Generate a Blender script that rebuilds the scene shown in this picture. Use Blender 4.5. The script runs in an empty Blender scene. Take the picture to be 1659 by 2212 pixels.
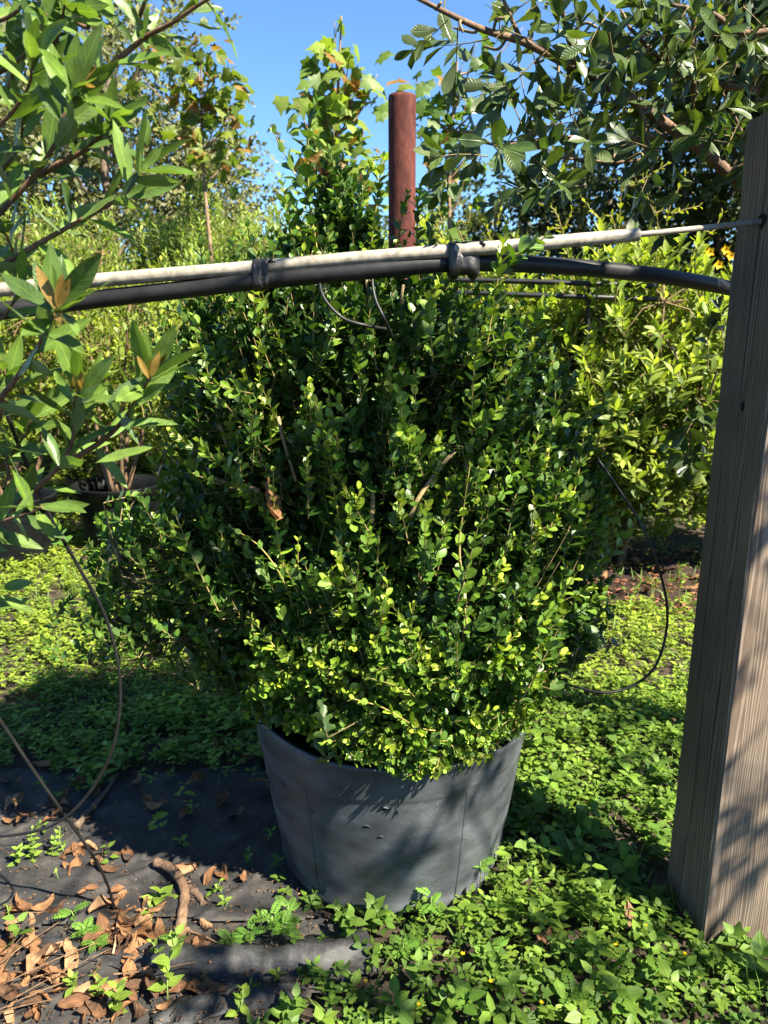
import bpy, math
import numpy as np
from mathutils import Matrix, Vector

rng = np.random.default_rng(7)
scene = bpy.context.scene
R = math.radians

# ------------------------------------------------------------------ camera
CAM_H, PITCH, FPX = 1.5, R(13.9), 1598.0        # FPX: focal length for a 1659 x 2212 px view
cam_d = bpy.data.cameras.new('camera')
cam_d.sensor_fit = 'VERTICAL'; cam_d.sensor_height = 36.0; cam_d.lens = 36.0 * FPX / 2212.0
cam_d.clip_start = 0.05; cam_d.clip_end = 600
cam_d.dof.use_dof = True; cam_d.dof.focus_distance = 1.65; cam_d.dof.aperture_fstop = 6.8
cam = bpy.data.objects.new('camera', cam_d)
scene.collection.objects.link(cam)
cam.location = (0, 0, CAM_H); cam.rotation_euler = (R(90) - PITCH, 0, 0)
scene.camera = cam

# ------------------------------------------------------------------ sky, sun, exposure
SUN_TO = np.array([0.72, -0.52, 1.0]); SUN_TO = SUN_TO / np.linalg.norm(SUN_TO)   # towards the sun
world = bpy.data.worlds.new('World'); scene.world = world; world.use_nodes = True
wn = world.node_tree.nodes; wl = world.node_tree.links
bg = wn['Background']
sky = wn.new('ShaderNodeTexSky'); sky.sky_type = 'NISHITA'; sky.sun_disc = False
sky.sun_elevation = math.asin(SUN_TO[2]); sky.sun_rotation = math.atan2(SUN_TO[0], SUN_TO[1])
sky.air_density = 1.0; sky.dust_density = 0.0; sky.ozone_density = 5.0; sky.altitude = 1500
tint = wn.new('ShaderNodeMix'); tint.data_type = 'RGBA'; tint.blend_type = 'MULTIPLY'; tint.inputs[0].default_value = 1.0
tint.inputs[7].default_value = (.86, 1.04, 1.12, 1)                       # deeper blue, all round the dome alike
wl.new(sky.outputs[0], tint.inputs[6]); wl.new(tint.outputs[2], bg.inputs[0]); bg.inputs[1].default_value = 0.052
sun_d = bpy.data.lights.new('sun', 'SUN'); sun_d.energy = 5.0; sun_d.angle = R(0.53); sun_d.color = (1.0, 0.92, 0.76)
sun = bpy.data.objects.new('sun', sun_d); scene.collection.objects.link(sun)
sun.rotation_euler = Vector(SUN_TO).to_track_quat('Z', 'Y').to_euler(); sun.location = (4, -4, 8)
scene.view_settings.view_transform = 'Standard'; scene.view_settings.look = 'None'
scene.view_settings.gamma = 1.0; scene.view_settings.use_curve_mapping = False
scene.view_settings.exposure = 2.25
scene.render.engine = 'CYCLES'
cy = scene.cycles
cy.max_bounces = 5; cy.diffuse_bounces = 2; cy.glossy_bounces = 2; cy.transmission_bounces = 4; cy.transparent_max_bounces = 4
cy.caustics_reflective = False; cy.caustics_refractive = False
cy.use_denoising = True

# ------------------------------------------------------------------ helpers
CAMP = np.array([0, 0, CAM_H])
cR = np.array([1.0, 0, 0]); cF = np.array([0, math.cos(PITCH), -math.sin(PITCH)]); cU = np.array([0, math.sin(PITCH), math.cos(PITCH)])

def ray(px, py): return cR * ((px - 829.5) / FPX) + cU * ((1106 - py) / FPX) + cF
def at(px, py, Y):
    d = ray(px, py); return CAMP + d * (Y / d[1])
def gnd(px, py, z=0.0):
    d = ray(px, py); return CAMP + d * ((z - CAM_H) / d[2])
def project(P):
    q = P - CAMP
    z = np.maximum(q @ cF, 1e-3)
    return 829.5 + FPX * (q @ cR) / z, 1106 - FPX * (q @ cU) / z, z

def nrm(v):
    v = np.asarray(v, float)
    return v / np.maximum(np.linalg.norm(v, axis=-1, keepdims=True), 1e-9)

COL = scene.collection

def tag(o, label=None, cat=None, group=None, kind=None):
    if label: o['label'] = label
    if cat: o['category'] = cat
    if group: o['group'] = group
    if kind: o['kind'] = kind
    return o

def empty(name, loc):
    o = bpy.data.objects.new(name, None); COL.objects.link(o); o.location = [float(c) for c in loc]
    o.empty_display_size = 0.05
    return o

def mk_mesh(name, V, T, mat=None, smooth=True, col=None, luv=None):
    me = bpy.data.meshes.new(name)
    V = np.asarray(V, np.float32); T = np.asarray(T, np.int32)
    me.vertices.add(len(V)); me.vertices.foreach_set('co', V.ravel())
    k = T.shape[1]
    me.loops.add(T.size); me.loops.foreach_set('vertex_index', T.ravel())
    me.polygons.add(len(T))
    me.polygons.foreach_set('loop_start', np.arange(0, T.size, k, dtype=np.int32))
    me.polygons.foreach_set('loop_total', np.full(len(T), k, np.int32))
    me.polygons.foreach_set('use_smooth', np.full(len(T), smooth, bool))
    if col is not None:
        a = me.attributes.new('col', 'FLOAT_COLOR', 'POINT')
        c4 = np.ones((len(V), 4), np.float32); c4[:, :3] = col; a.data.foreach_set('color', c4.ravel())
    if luv is not None:
        a = me.attributes.new('luv', 'FLOAT_VECTOR', 'POINT'); a.data.foreach_set('vector', np.asarray(luv, np.float32).ravel())
    if mat: me.materials.append(mat)
    me.update(calc_edges=True); me.validate()
    return me

def link(name, me, parent=None, loc=None):
    o = bpy.data.objects.new(name, me); COL.objects.link(o)
    if parent is not None: o.parent = parent
    if loc is not None: o.location = [float(c) for c in loc]
    return o

class MB:
    """collects shapes given in world metres and links them as one mesh"""
    def __init__(s): s.V = []; s.T = []; s.n = 0; s.C = []
    def add(s, V, Q, col=None):
        V = np.asarray(V, float); Q = np.asarray(Q, int)
        if Q.shape[1] == 4: Q = np.vstack([Q[:, [0, 1, 2]], Q[:, [0, 2, 3]]])
        s.V.append(V); s.T.append(Q + s.n); s.n += len(V)
        s.C.append(np.tile(np.array(col if col is not None else (1, 1, 1), float), (len(V), 1)))
    def tube(s, P, rad, sides=8, col=None, cap=True):
        P = np.asarray(P, float); n = len(P)
        rad = np.broadcast_to(np.asarray(rad, float), (n,))
        t = nrm(np.gradient(P, axis=0))
        ref = np.array([0, 0, 1.0]) if abs(t[0][2]) < .9 else np.array([1.0, 0, 0])
        e1 = nrm(np.cross(t[0], ref)); E1 = []
        for i in range(n):
            e1 = nrm(e1 - t[i] * np.dot(e1, t[i])); E1.append(e1)
        E1 = np.array(E1); E2 = np.cross(t, E1)
        a = np.linspace(0, 2 * np.pi, sides, endpoint=False)
        V = P[:, None] + rad[:, None, None] * (np.cos(a)[None, :, None] * E1[:, None] + np.sin(a)[None, :, None] * E2[:, None])
        V = V.reshape(-1, 3)
        i, j = np.meshgrid(np.arange(n - 1), np.arange(sides), indexing='ij')
        i = i.ravel(); j = j.ravel(); j2 = (j + 1) % sides
        Q = np.stack([i * sides + j, i * sides + j2, (i + 1) * sides + j2, (i + 1) * sides + j], 1)
        T = np.vstack([Q[:, [0, 1, 2]], Q[:, [0, 2, 3]]])
        if cap:
            c0 = len(V); V = np.vstack([V, P[:1], P[-1:]])
            k = np.arange(sides); k2 = (k + 1) % sides
            T = np.vstack([T, np.stack([np.full(sides, c0), k2, k], 1), np.stack([np.full(sides, c0 + 1), (n - 1) * sides + k, (n - 1) * sides + k2], 1)])
        s.add(V, T, col)
    def build(s, name, mat, parent=None, smooth=True, origin=None):
        V = np.vstack(s.V)
        o0 = np.array(parent.location) if parent is not None else (np.zeros(3) if origin is None else np.asarray(origin, float))
        me = mk_mesh(name, V - o0, np.vstack(s.T), mat, smooth, col=np.vstack(s.C))
        return link(name, me, parent, None if parent is not None else o0)

def spline(P, n=8):
    """Catmull-Rom through P"""
    P = np.asarray(P, float)
    A = np.vstack([2 * P[0] - P[1], P, 2 * P[-1] - P[-2]]); out = []
    for i in range(1, len(A) - 2):
        t = np.linspace(0, 1, n, endpoint=False)[:, None]
        p0, p1, p2, p3 = A[i - 1], A[i], A[i + 1], A[i + 2]
        out.append(.5 * (2 * p1 + (p2 - p0) * t + (2 * p0 - 5 * p1 + 4 * p2 - p3) * t**2 + (3 * p1 - p0 - 3 * p2 + p3) * t**3))
    return np.vstack(out + [P[-1:]])

def px_path(pts, n=8): return spline([at(*p) for p in pts], n)

# ------------------------------------------------------------------ materials
def mat_new(name):
    m = bpy.data.materials.new(name); m.use_nodes = True
    nt = m.node_tree; nt.nodes.clear()
    out = nt.nodes.new('ShaderNodeOutputMaterial')
    return m, nt, out
def N(nt, typ, **kw):
    n = nt.nodes.new(typ)
    for k, v in kw.items():
        if k.startswith('i_'):
            key = k[2:].replace('_', ' ')
            n.inputs[key].default_value = v
        else: setattr(n, k, v)
    return n
def ramp(nt, fac, stops):
    r = nt.nodes.new('ShaderNodeValToRGB'); el = r.color_ramp.elements
    while len(el) < len(stops): el.new(.5)
    for e, (p, c) in zip(el, stops):
        e.position = p; e.color = (*c, 1) if len(c) == 3 else c
    nt.links.new(fac, r.inputs[0]); return r.outputs[0]
def mixc(nt, fac, a, b, mode='MIX'):
    m = nt.nodes.new('ShaderNodeMix'); m.data_type = 'RGBA'; m.blend_type = mode
    for i, v in ((0, fac), (6, a), (7, b)):
        if isinstance(v, (int, float)): m.inputs[i].default_value = v
        elif isinstance(v, tuple): m.inputs[i].default_value = (*v, 1)
        else: nt.links.new(v, m.inputs[i])
    return m.outputs[2]
def math_n(nt, op, a, b=None):
    m = nt.nodes.new('ShaderNodeMath'); m.operation = op
    for i, v in ((0, a), (1, b)):
        if v is None: continue
        if isinstance(v, (int, float)): m.inputs[i].default_value = v
        else: nt.links.new(v, m.inputs[i])
    return m.outputs[0]

def leaf_mat(name, trans=.35, rough=.38, spec=.5, under=None, vein=0.0, tcol=(1.5, 1.6, .55), noise=40.):
    m, nt, out = mat_new(name); L = nt.links.new
    a = N(nt, 'ShaderNodeAttribute', attribute_name='col')
    geo = N(nt, 'ShaderNodeNewGeometry')
    nz = N(nt, 'ShaderNodeTexNoise'); nz.inputs['Scale'].default_value = noise; nz.inputs['Detail'].default_value = 3
    L(geo.outputs['Position'], nz.inputs['Vector'])
    f = ramp(nt, nz.outputs[0], [(.3, (.72, .72, .72)), (.7, (1.25, 1.25, 1.25))])
    c = mixc(nt, 1.0, a.outputs['Color'], f, 'MULTIPLY')
    bump = None
    if vein:
        uv = N(nt, 'ShaderNodeAttribute', attribute_name='luv')
        sp = N(nt, 'ShaderNodeSeparateXYZ'); L(uv.outputs['Vector'], sp.inputs[0])
        au = math_n(nt, 'ABSOLUTE', sp.outputs[0])
        mid = ramp(nt, au, [(.03, (1, 1, 1)), (.11, (0, 0, 0))])
        fr = math_n(nt, 'FRACT', math_n(nt, 'SUBTRACT', math_n(nt, 'MULTIPLY', sp.outputs[1], 9.0), math_n(nt, 'MULTIPLY', au, 1.6)))
        side = ramp(nt, math_n(nt, 'ABSOLUTE', math_n(nt, 'SUBTRACT', fr, .5)), [(.02, (.55, .55, .55)), (.09, (0, 0, 0))])
        v = mixc(nt, 1.0, mid, side, 'LIGHTEN')
        c = mixc(nt, math_n(nt, 'MULTIPLY', v, vein), c, mixc(nt, 1.0, c, (2.4, 2.0, 1.7), 'MULTIPLY'))
        bump = N(nt, 'ShaderNodeBump'); bump.inputs['Strength'].default_value = .35; bump.inputs['Distance'].default_value = .002
        L(v, bump.inputs['Height'])
    cf = c
    if under:
        cf = mixc(nt, geo.outputs['Backfacing'], c, mixc(nt, .6, c, under))
    p = N(nt, 'ShaderNodeBsdfPrincipled'); L(cf, p.inputs['Base Color'])
    p.inputs['Roughness'].default_value = rough; p.inputs['Specular IOR Level'].default_value = spec
    t = N(nt, 'ShaderNodeBsdfTranslucent'); L(mixc(nt, 1.0, c, tcol, 'MULTIPLY'), t.inputs[0])
    if bump: L(bump.outputs[0], p.inputs['Normal'])
    mx = N(nt, 'ShaderNodeMixShader'); mx.inputs[0].default_value = trans
    L(p.outputs[0], mx.inputs[1]); L(t.outputs[0], mx.inputs[2]); L(mx.outputs[0], out.inputs[0])
    return m

def noise_mat(name, stops, scale=8., rough=.8, stretch=(1, 1, 1), bump=.3, bdist=.01, detail=6, spec=.3, coord='Position', use_col=False, scale2=None):
    m, nt, out = mat_new(name); L = nt.links.new
    if coord == 'Position': src = N(nt, 'ShaderNodeNewGeometry').outputs['Position']
    else: src = N(nt, 'ShaderNodeTexCoord').outputs[coord]
    mp = N(nt, 'ShaderNodeMapping'); mp.inputs['Scale'].default_value = stretch; L(src, mp.inputs[0])
    nz = N(nt, 'ShaderNodeTexNoise'); nz.inputs['Scale'].default_value = scale; nz.inputs['Detail'].default_value = detail; nz.inputs['Roughness'].default_value = .65
    L(mp.outputs[0], nz.inputs['Vector'])
    c = ramp(nt, nz.outputs[0], stops)
    if scale2:
        n2 = N(nt, 'ShaderNodeTexNoise'); n2.inputs['Scale'].default_value = scale2; n2.inputs['Detail'].default_value = 4
        L(mp.outputs[0], n2.inputs['Vector'])
        c = mixc(nt, 1.0, c, ramp(nt, n2.outputs[0], [(.3, (.6, .6, .6)), (.7, (1.35, 1.35, 1.35))]), 'MULTIPLY')
    if use_col:
        a = N(nt, 'ShaderNodeAttribute', attribute_name='col'); c = mixc(nt, 1.0, c, a.outputs['Color'], 'MULTIPLY')
    p = N(nt, 'ShaderNodeBsdfPrincipled'); L(c, p.inputs['Base Color']); p.inputs['Roughness'].default_value = rough
    p.inputs['Specular IOR Level'].default_value = spec
    if bump:
        b = N(nt, 'ShaderNodeBump'); b.inputs['Strength'].default_value = bump; b.inputs['Distance'].default_value = bdist
        L(nz.outputs[0], b.inputs['Height']); L(b.outputs[0], p.inputs['Normal'])
    L(p.outputs[0], out.inputs[0])
    return m

M = {}
M['box_leaf'] = leaf_mat('boxwood_leaf', trans=.2, rough=.34, spec=.34, vein=.5, under=(.09, .15, .04))
M['big_leaf'] = leaf_mat('left_shrub_leaf', trans=.28, rough=.36, spec=.4, vein=.55, under=(.16, .22, .12))
M['tree_leaf'] = leaf_mat('evergreen_leaf', trans=.26, rough=.32, spec=.4, vein=.4, under=(.09, .12, .05))
M['far_leaf'] = leaf_mat('far_leaf', trans=.45, rough=.5, spec=.3, noise=6.)
M['weed_leaf'] = leaf_mat('weed_leaf', trans=.4, rough=.5, spec=.35, vein=.35, noise=25.)
M['dead_leaf'] = leaf_mat('dry_leaf', trans=.2, rough=.75, spec=.2, vein=.35, tcol=(1.4, 1.0, .6), noise=60.)
M['petal'] = leaf_mat('yellow_petal', trans=.3, rough=.6, spec=.2, tcol=(1.2, 1.1, .6))
M['soil'] = noise_mat('soil', [(.3, (.012, .009, .007)), (.6, (.045, .032, .022)), (.8, (.09, .065, .045))], 30, .95, bump=.8, bdist=.02, scale2=3)
M['mulch'] = noise_mat('mulch', [(.3, (.012, .007, .005)), (.6, (.04, .02, .013)), (.8, (.075, .04, .028))], 45, .9, bump=.9, bdist=.03, scale2=4)
M['bark'] = noise_mat('bark', [(.3, (.05, .035, .024)), (.55, (.13, .095, .065)), (.75, (.22, .17, .12))], 60, .85, (1, 1, .4), bump=.5, bdist=.004, use_col=True)
M['twig'] = noise_mat('twig', [(.3, (.10, .08, .045)), (.7, (.26, .21, .12))], 90, .7, bump=.2, bdist=.002, use_col=True)
M['stem'] = noise_mat('green_stem', [(.3, (.7, .7, .7)), (.7, (1.1, 1.1, 1.1))], 90, .6, bump=0, use_col=True)
M['dead_wood'] = noise_mat('dead_wood', [(.3, (.07, .045, .03)), (.55, (.22, .16, .11)), (.75, (.36, .28, .21))], 70, .9, (1, .35, 1), bump=.8, bdist=.006, use_col=True)
M['rubber'] = noise_mat('black_tube', [(.3, (.006, .006, .0065)), (.7, (.018, .018, .019))], 25, .45, bump=.1, bdist=.002, spec=.28, scale2=6)
M['tape'] = noise_mat('black_tape', [(.3, (.005, .005, .0055)), (.7, (.013, .013, .014))], 60, .4, bump=.5, bdist=.004, spec=.5)
M['pvc'] = noise_mat('beige_pvc', [(.25, (.16, .138, .108)), (.5, (.25, .225, .18)), (.8, (.295, .268, .22))], 22, .5, bump=.05, bdist=.002, scale2=70)
M['steel'] = noise_mat('weathered_steel', [(.3, (.13, .11, .09)), (.7, (.30, .27, .23))], 60, .55, bump=.3, bdist=.002)
M['rust'] = noise_mat('rusty_steel', [(.25, (.028, .010, .008)), (.5, (.075, .022, .017)), (.8, (.125, .042, .03))], 55, .8, (1, 1, .35), bump=.6, bdist=.004, scale2=6, spec=.15)
M['dark'] = noise_mat('dark_gap', [(.3, (.004, .004, .004)), (.7, (.012, .011, .010))], 50, .9, bump=0)

def pot_material(name, dust=1.0, k=.95):
    m, nt, out = mat_new(name); L = nt.links.new
    src = N(nt, 'ShaderNodeTexCoord').outputs['Object']
    big = N(nt, 'ShaderNodeTexNoise'); big.inputs['Scale'].default_value = 5; big.inputs['Detail'].default_value = 6; big.inputs['Roughness'].default_value = .6
    L(src, big.inputs['Vector'])
    c = ramp(nt, big.outputs[0], [(.3, (.026 * k, .029 * k, .032 * k)), (.55, (.055 * k, .061 * k, .067 * k)), (.75, (.085 * k, .092 * k, .098 * k))])
    mp = N(nt, 'ShaderNodeMapping'); mp.inputs['Scale'].default_value = (1, 1, 2.2); L(src, mp.inputs[0])
    sc = N(nt, 'ShaderNodeTexNoise'); sc.inputs['Scale'].default_value = 9; sc.inputs['Detail'].default_value = 8; L(mp.outputs[0], sc.inputs['Vector'])
    c = mixc(nt, 1.0, c, ramp(nt, sc.outputs[0], [(.35, (.7, .7, .7)), (.5, (1, 1, 1)), (.72, (1.5, 1.5, 1.5))]), 'MULTIPLY')
    vo = N(nt, 'ShaderNodeTexVoronoi'); vo.inputs['Scale'].default_value = 130; L(src, vo.inputs['Vector'])
    n3 = N(nt, 'ShaderNodeTexNoise'); n3.inputs['Scale'].default_value = 9; L(src, n3.inputs['Vector'])
    spk = math_n(nt, 'MULTIPLY', ramp(nt, vo.outputs['Distance'], [(.10, (1, 1, 1)), (.16, (0, 0, 0))]), ramp(nt, n3.outputs[0], [(.5, (0, 0, 0)), (.6, (.8 * dust, .8 * dust, .8 * dust))]))
    c = mixc(nt, spk, c, (.25, .25, .24))
    p = N(nt, 'ShaderNodeBsdfPrincipled'); L(c, p.inputs['Base Color'])
    L(ramp(nt, sc.outputs[0], [(.3, (.38, .38, .38)), (.7, (.6, .6, .6))]), p.inputs['Roughness'])
    b = N(nt, 'ShaderNodeBump'); b.inputs['Strength'].default_value = .25; b.inputs['Distance'].default_value = .006
    L(sc.outputs[0], b.inputs['Height']); L(b.outputs[0], p.inputs['Normal'])
    p.inputs['Specular IOR Level'].default_value = .35 * min(1, k + .2)
    L(p.outputs[0], out.inputs[0]); return m
M['pot'] = pot_material('pot_plastic'); M['pot_black'] = pot_material('black_pot_plastic', .2, .1)

def wood_material():
    m, nt, out = mat_new('weathered_post_wood'); L = nt.links.new
    src = N(nt, 'ShaderNodeTexCoord').outputs['Object']
    # growth rings cut lengthwise: distorted distance from a pith axis just outside the corner
    mp = N(nt, 'ShaderNodeMapping'); mp.inputs['Scale'].default_value = (1, 1, .045); L(src, mp.inputs[0])
    wob = N(nt, 'ShaderNodeTexNoise'); wob.inputs['Scale'].default_value = 9; wob.inputs['Detail'].default_value = 3; L(mp.outputs[0], wob.inputs['Vector'])
    add = N(nt, 'ShaderNodeMix'); add.data_type = 'VECTOR'; add.inputs[0].default_value = .12
    L(mp.outputs[0], add.inputs[4]); L(wob.outputs['Color'], add.inputs[5])
    wv = N(nt, 'ShaderNodeTexWave'); wv.wave_type = 'RINGS'; wv.rings_direction = 'Z'
    wv.inputs['Scale'].default_value = 46; wv.inputs['Distortion'].default_value = 1.5; wv.inputs['Detail'].default_value = 2
    mp2 = N(nt, 'ShaderNodeMapping'); mp2.inputs['Location'].default_value = (-.06, -.05, 0); L(add.outputs[1], mp2.inputs[0]); L(mp2.outputs[0], wv.inputs['Vector'])
    mp3 = N(nt, 'ShaderNodeMapping'); mp3.inputs['Scale'].default_value = (1, 1, .02); L(src, mp3.inputs[0])
    fib = N(nt, 'ShaderNodeTexNoise'); fib.inputs['Scale'].default_value = 260; fib.inputs['Detail'].default_value = 4; L(mp3.outputs[0], fib.inputs['Vector'])
    c = ramp(nt, wv.outputs[0], [(.15, (.120, .090, .066)), (.5, (.170, .132, .099)), (.85, (.210, .166, .126))])
    c = mixc(nt, 1.0, c, ramp(nt, fib.outputs[0], [(.3, (.74, .74, .74)), (.65, (1.15, 1.15, 1.15))]), 'MULTIPLY')
    st = N(nt, 'ShaderNodeTexNoise'); st.inputs['Scale'].default_value = 3.2; st.inputs['Detail'].default_value = 4; L(src, st.inputs['Vector'])
    c = mixc(nt, 1.0, c, ramp(nt, st.outputs[0], [(.35, (.72, .74, .76)), (.65, (1.12, 1.05, 1.0))]), 'MULTIPLY')
    p = N(nt, 'ShaderNodeBsdfPrincipled'); L(c, p.inputs['Base Color']); p.inputs['Roughness'].default_value = .85; p.inputs['Specular IOR Level'].default_value = .2
    h = math_n(nt, 'ADD', wv.outputs[0], math_n(nt, 'MULTIPLY', fib.outputs[0], .9))
    b = N(nt, 'ShaderNodeBump'); b.inputs['Strength'].default_value = .28; b.inputs['Distance'].default_value = .0025
    L(h, b.inputs['Height']); L(b.outputs[0], p.inputs['Normal']); L(p.outputs[0], out.inputs[0]); return m
M['wood'] = wood_material()

def cloth_material():
    m, nt, out = mat_new('weed_cloth'); L = nt.links.new
    src = N(nt, 'ShaderNodeNewGeometry').outputs['Position']
    big = N(nt, 'ShaderNodeTexNoise'); big.inputs['Scale'].default_value = 11; big.inputs['Detail'].default_value = 10; big.inputs['Roughness'].default_value = .7; L(src, big.inputs['Vector'])
    c = ramp(nt, big.outputs[0], [(.35, (.016, .016, .017)), (.5, (.028, .027, .027)), (.7, (.075, .067, .058))])
    wx = N(nt, 'ShaderNodeTexWave'); wx.bands_direction = 'X'; wx.inputs['Scale'].default_value = 130; L(src, wx.inputs['Vector'])
    wy = N(nt, 'ShaderNodeTexWave'); wy.bands_direction = 'Y'; wy.inputs['Scale'].default_value = 130; L(src, wy.inputs['Vector'])
    w = math_n(nt, 'MULTIPLY', wx.outputs[0], wy.outputs[0])
    c = mixc(nt, 1.0, c, ramp(nt, w, [(0, (.75, .75, .75)), (1, (1.25, 1.25, 1.25))]), 'MULTIPLY')
    p = N(nt, 'ShaderNodeBsdfPrincipled'); L(c, p.inputs['Base Color']); p.inputs['Roughness'].default_value = .62; p.inputs['Specular IOR Level'].default_value = .3
    b = N(nt, 'ShaderNodeBump'); b.inputs['Strength'].default_value = .4; b.inputs['Distance'].default_value = .002
    L(w, b.inputs['Height']); L(b.outputs[0], p.inputs['Normal']); L(p.outputs[0], out.inputs[0]); return m
M['cloth'] = cloth_material(); M['strip'] = noise_mat('black_woven_strip', [(.3, (.012, .012, .013)), (.7, (.034, .035, .037))], 30, .6, bump=.4, bdist=.004, scale2=160)

# ------------------------------------------------------------------ leaves
def leaf_tpl(ts, ws, fold=.25, curl=.15, wave=0., ph=0.):
    """a leaf along +Y, unit length, upper side +Z"""
    V = [(0, 0, 0)]; U = [(0, 0, 0)]; T = []
    for i, (t, w) in enumerate(zip(ts, ws)):
        z = -curl * t * t + .3 * curl * t
        dz = wave * math.sin(ph + i * 2.1)
        V += [(-w, t, z + fold * w + dz), (0, t, z), (w, t, z + fold * w - dz)]
        U += [(-1, t, 0), (0, t, 0), (1, t, 0)]
    n = len(ts); V.append((0, 1, -curl * .7)); U.append((0, 1, 0)); tip = len(V) - 1
    T += [(0, 3, 2), (0, 2, 1)]
    for i in range(n - 1):
        a = 1 + 3 * i; b = a + 3
        T += [(a + 1, a + 2, b + 2), (a + 1, b + 2, b + 1), (a, a + 1, b + 1), (a, b + 1, b)]
    a = 1 + 3 * (n - 1)
    T += [(a + 1, a + 2, tip), (a, a + 1, tip)]
    return np.array(V, float), np.array(T, int), np.array(U, float)

def tplset(ts, ws, n, fold=(.1, .4), curl=(-.05, .3), wave=0.):
    r = np.random.default_rng(3)
    return [leaf_tpl(ts, np.array(ws), r.uniform(*fold), r.uniform(*curl), wave, r.uniform(0, 6)) for _ in range(n)]

BOX_LO = tplset([.17, .5, .83], [.19, .32, .23], 5)
BOX_HI = tplset([.12, .32, .55, .76, .92], [.15, .28, .34, .30, .17], 5)
LAN_HI = tplset([.08, .22, .4, .58, .76, .9], [.04, .09, .125, .128, .096, .046], 6, (.15, .6), (-.15, .45), .012)
OBO_LO = tplset([.3, .68], [.12, .2], 5, (.1, .5), (0, .4))
OBO_HI = tplset([.12, .3, .5, .7, .87], [.05, .115, .175, .2, .14], 5, (.1, .5), (0, .4), .01)
OVA_LO = tplset([.28, .65], [.29, .22], 5, (.05, .4), (0, .4))
OVA_HI = tplset([.1, .25, .45, .65, .84], [.2, .31, .31, .22, .1], 5, (.05, .4), (0, .4), .01)
NAR_LO = tplset([.4], [.13], 4, (.1, .5), (0, .3))
NAR_HI = tplset([.15, .4, .65, .85], [.08, .15, .14, .08], 5, (.1, .5), (0, .35))
BLADE = tplset([.3, .7], [.03, .026], 4, (0, .3), (.1, .7))
QUAD = tplset([.45], [.3], 4, (0, .4), (0, .3))

def lobed(seed):
    r = np.random.default_rng(seed)
    half = [(.10, -.03), (.40, -.10), (.36, .14), (.56, .36), (.33, .44), (.24, .64), (.13, .74)]
    pts = [(0, 0)] + half + [(0, 1.0)] + [(-x, y) for x, y in half[::-1]]
    V = [(0, .32, 0)]
    for x, y in pts:
        x += r.normal(0, .02); y += r.normal(0, .02)
        d = math.hypot(x, y - .32); V.append((x, y, -.35 * d * d * r.uniform(.4, 1.6) + r.normal(0, .03)))
    n = len(pts); T = [(0, 1 + i, 1 + (i + 1) % n) for i in range(n)]
    V = np.array(V); return V, np.array(T, int), np.stack([V[:, 0] * 2, V[:, 1], V[:, 2] * 0], 1)
LOBED = [lobed(i) for i in range(6)]

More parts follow.
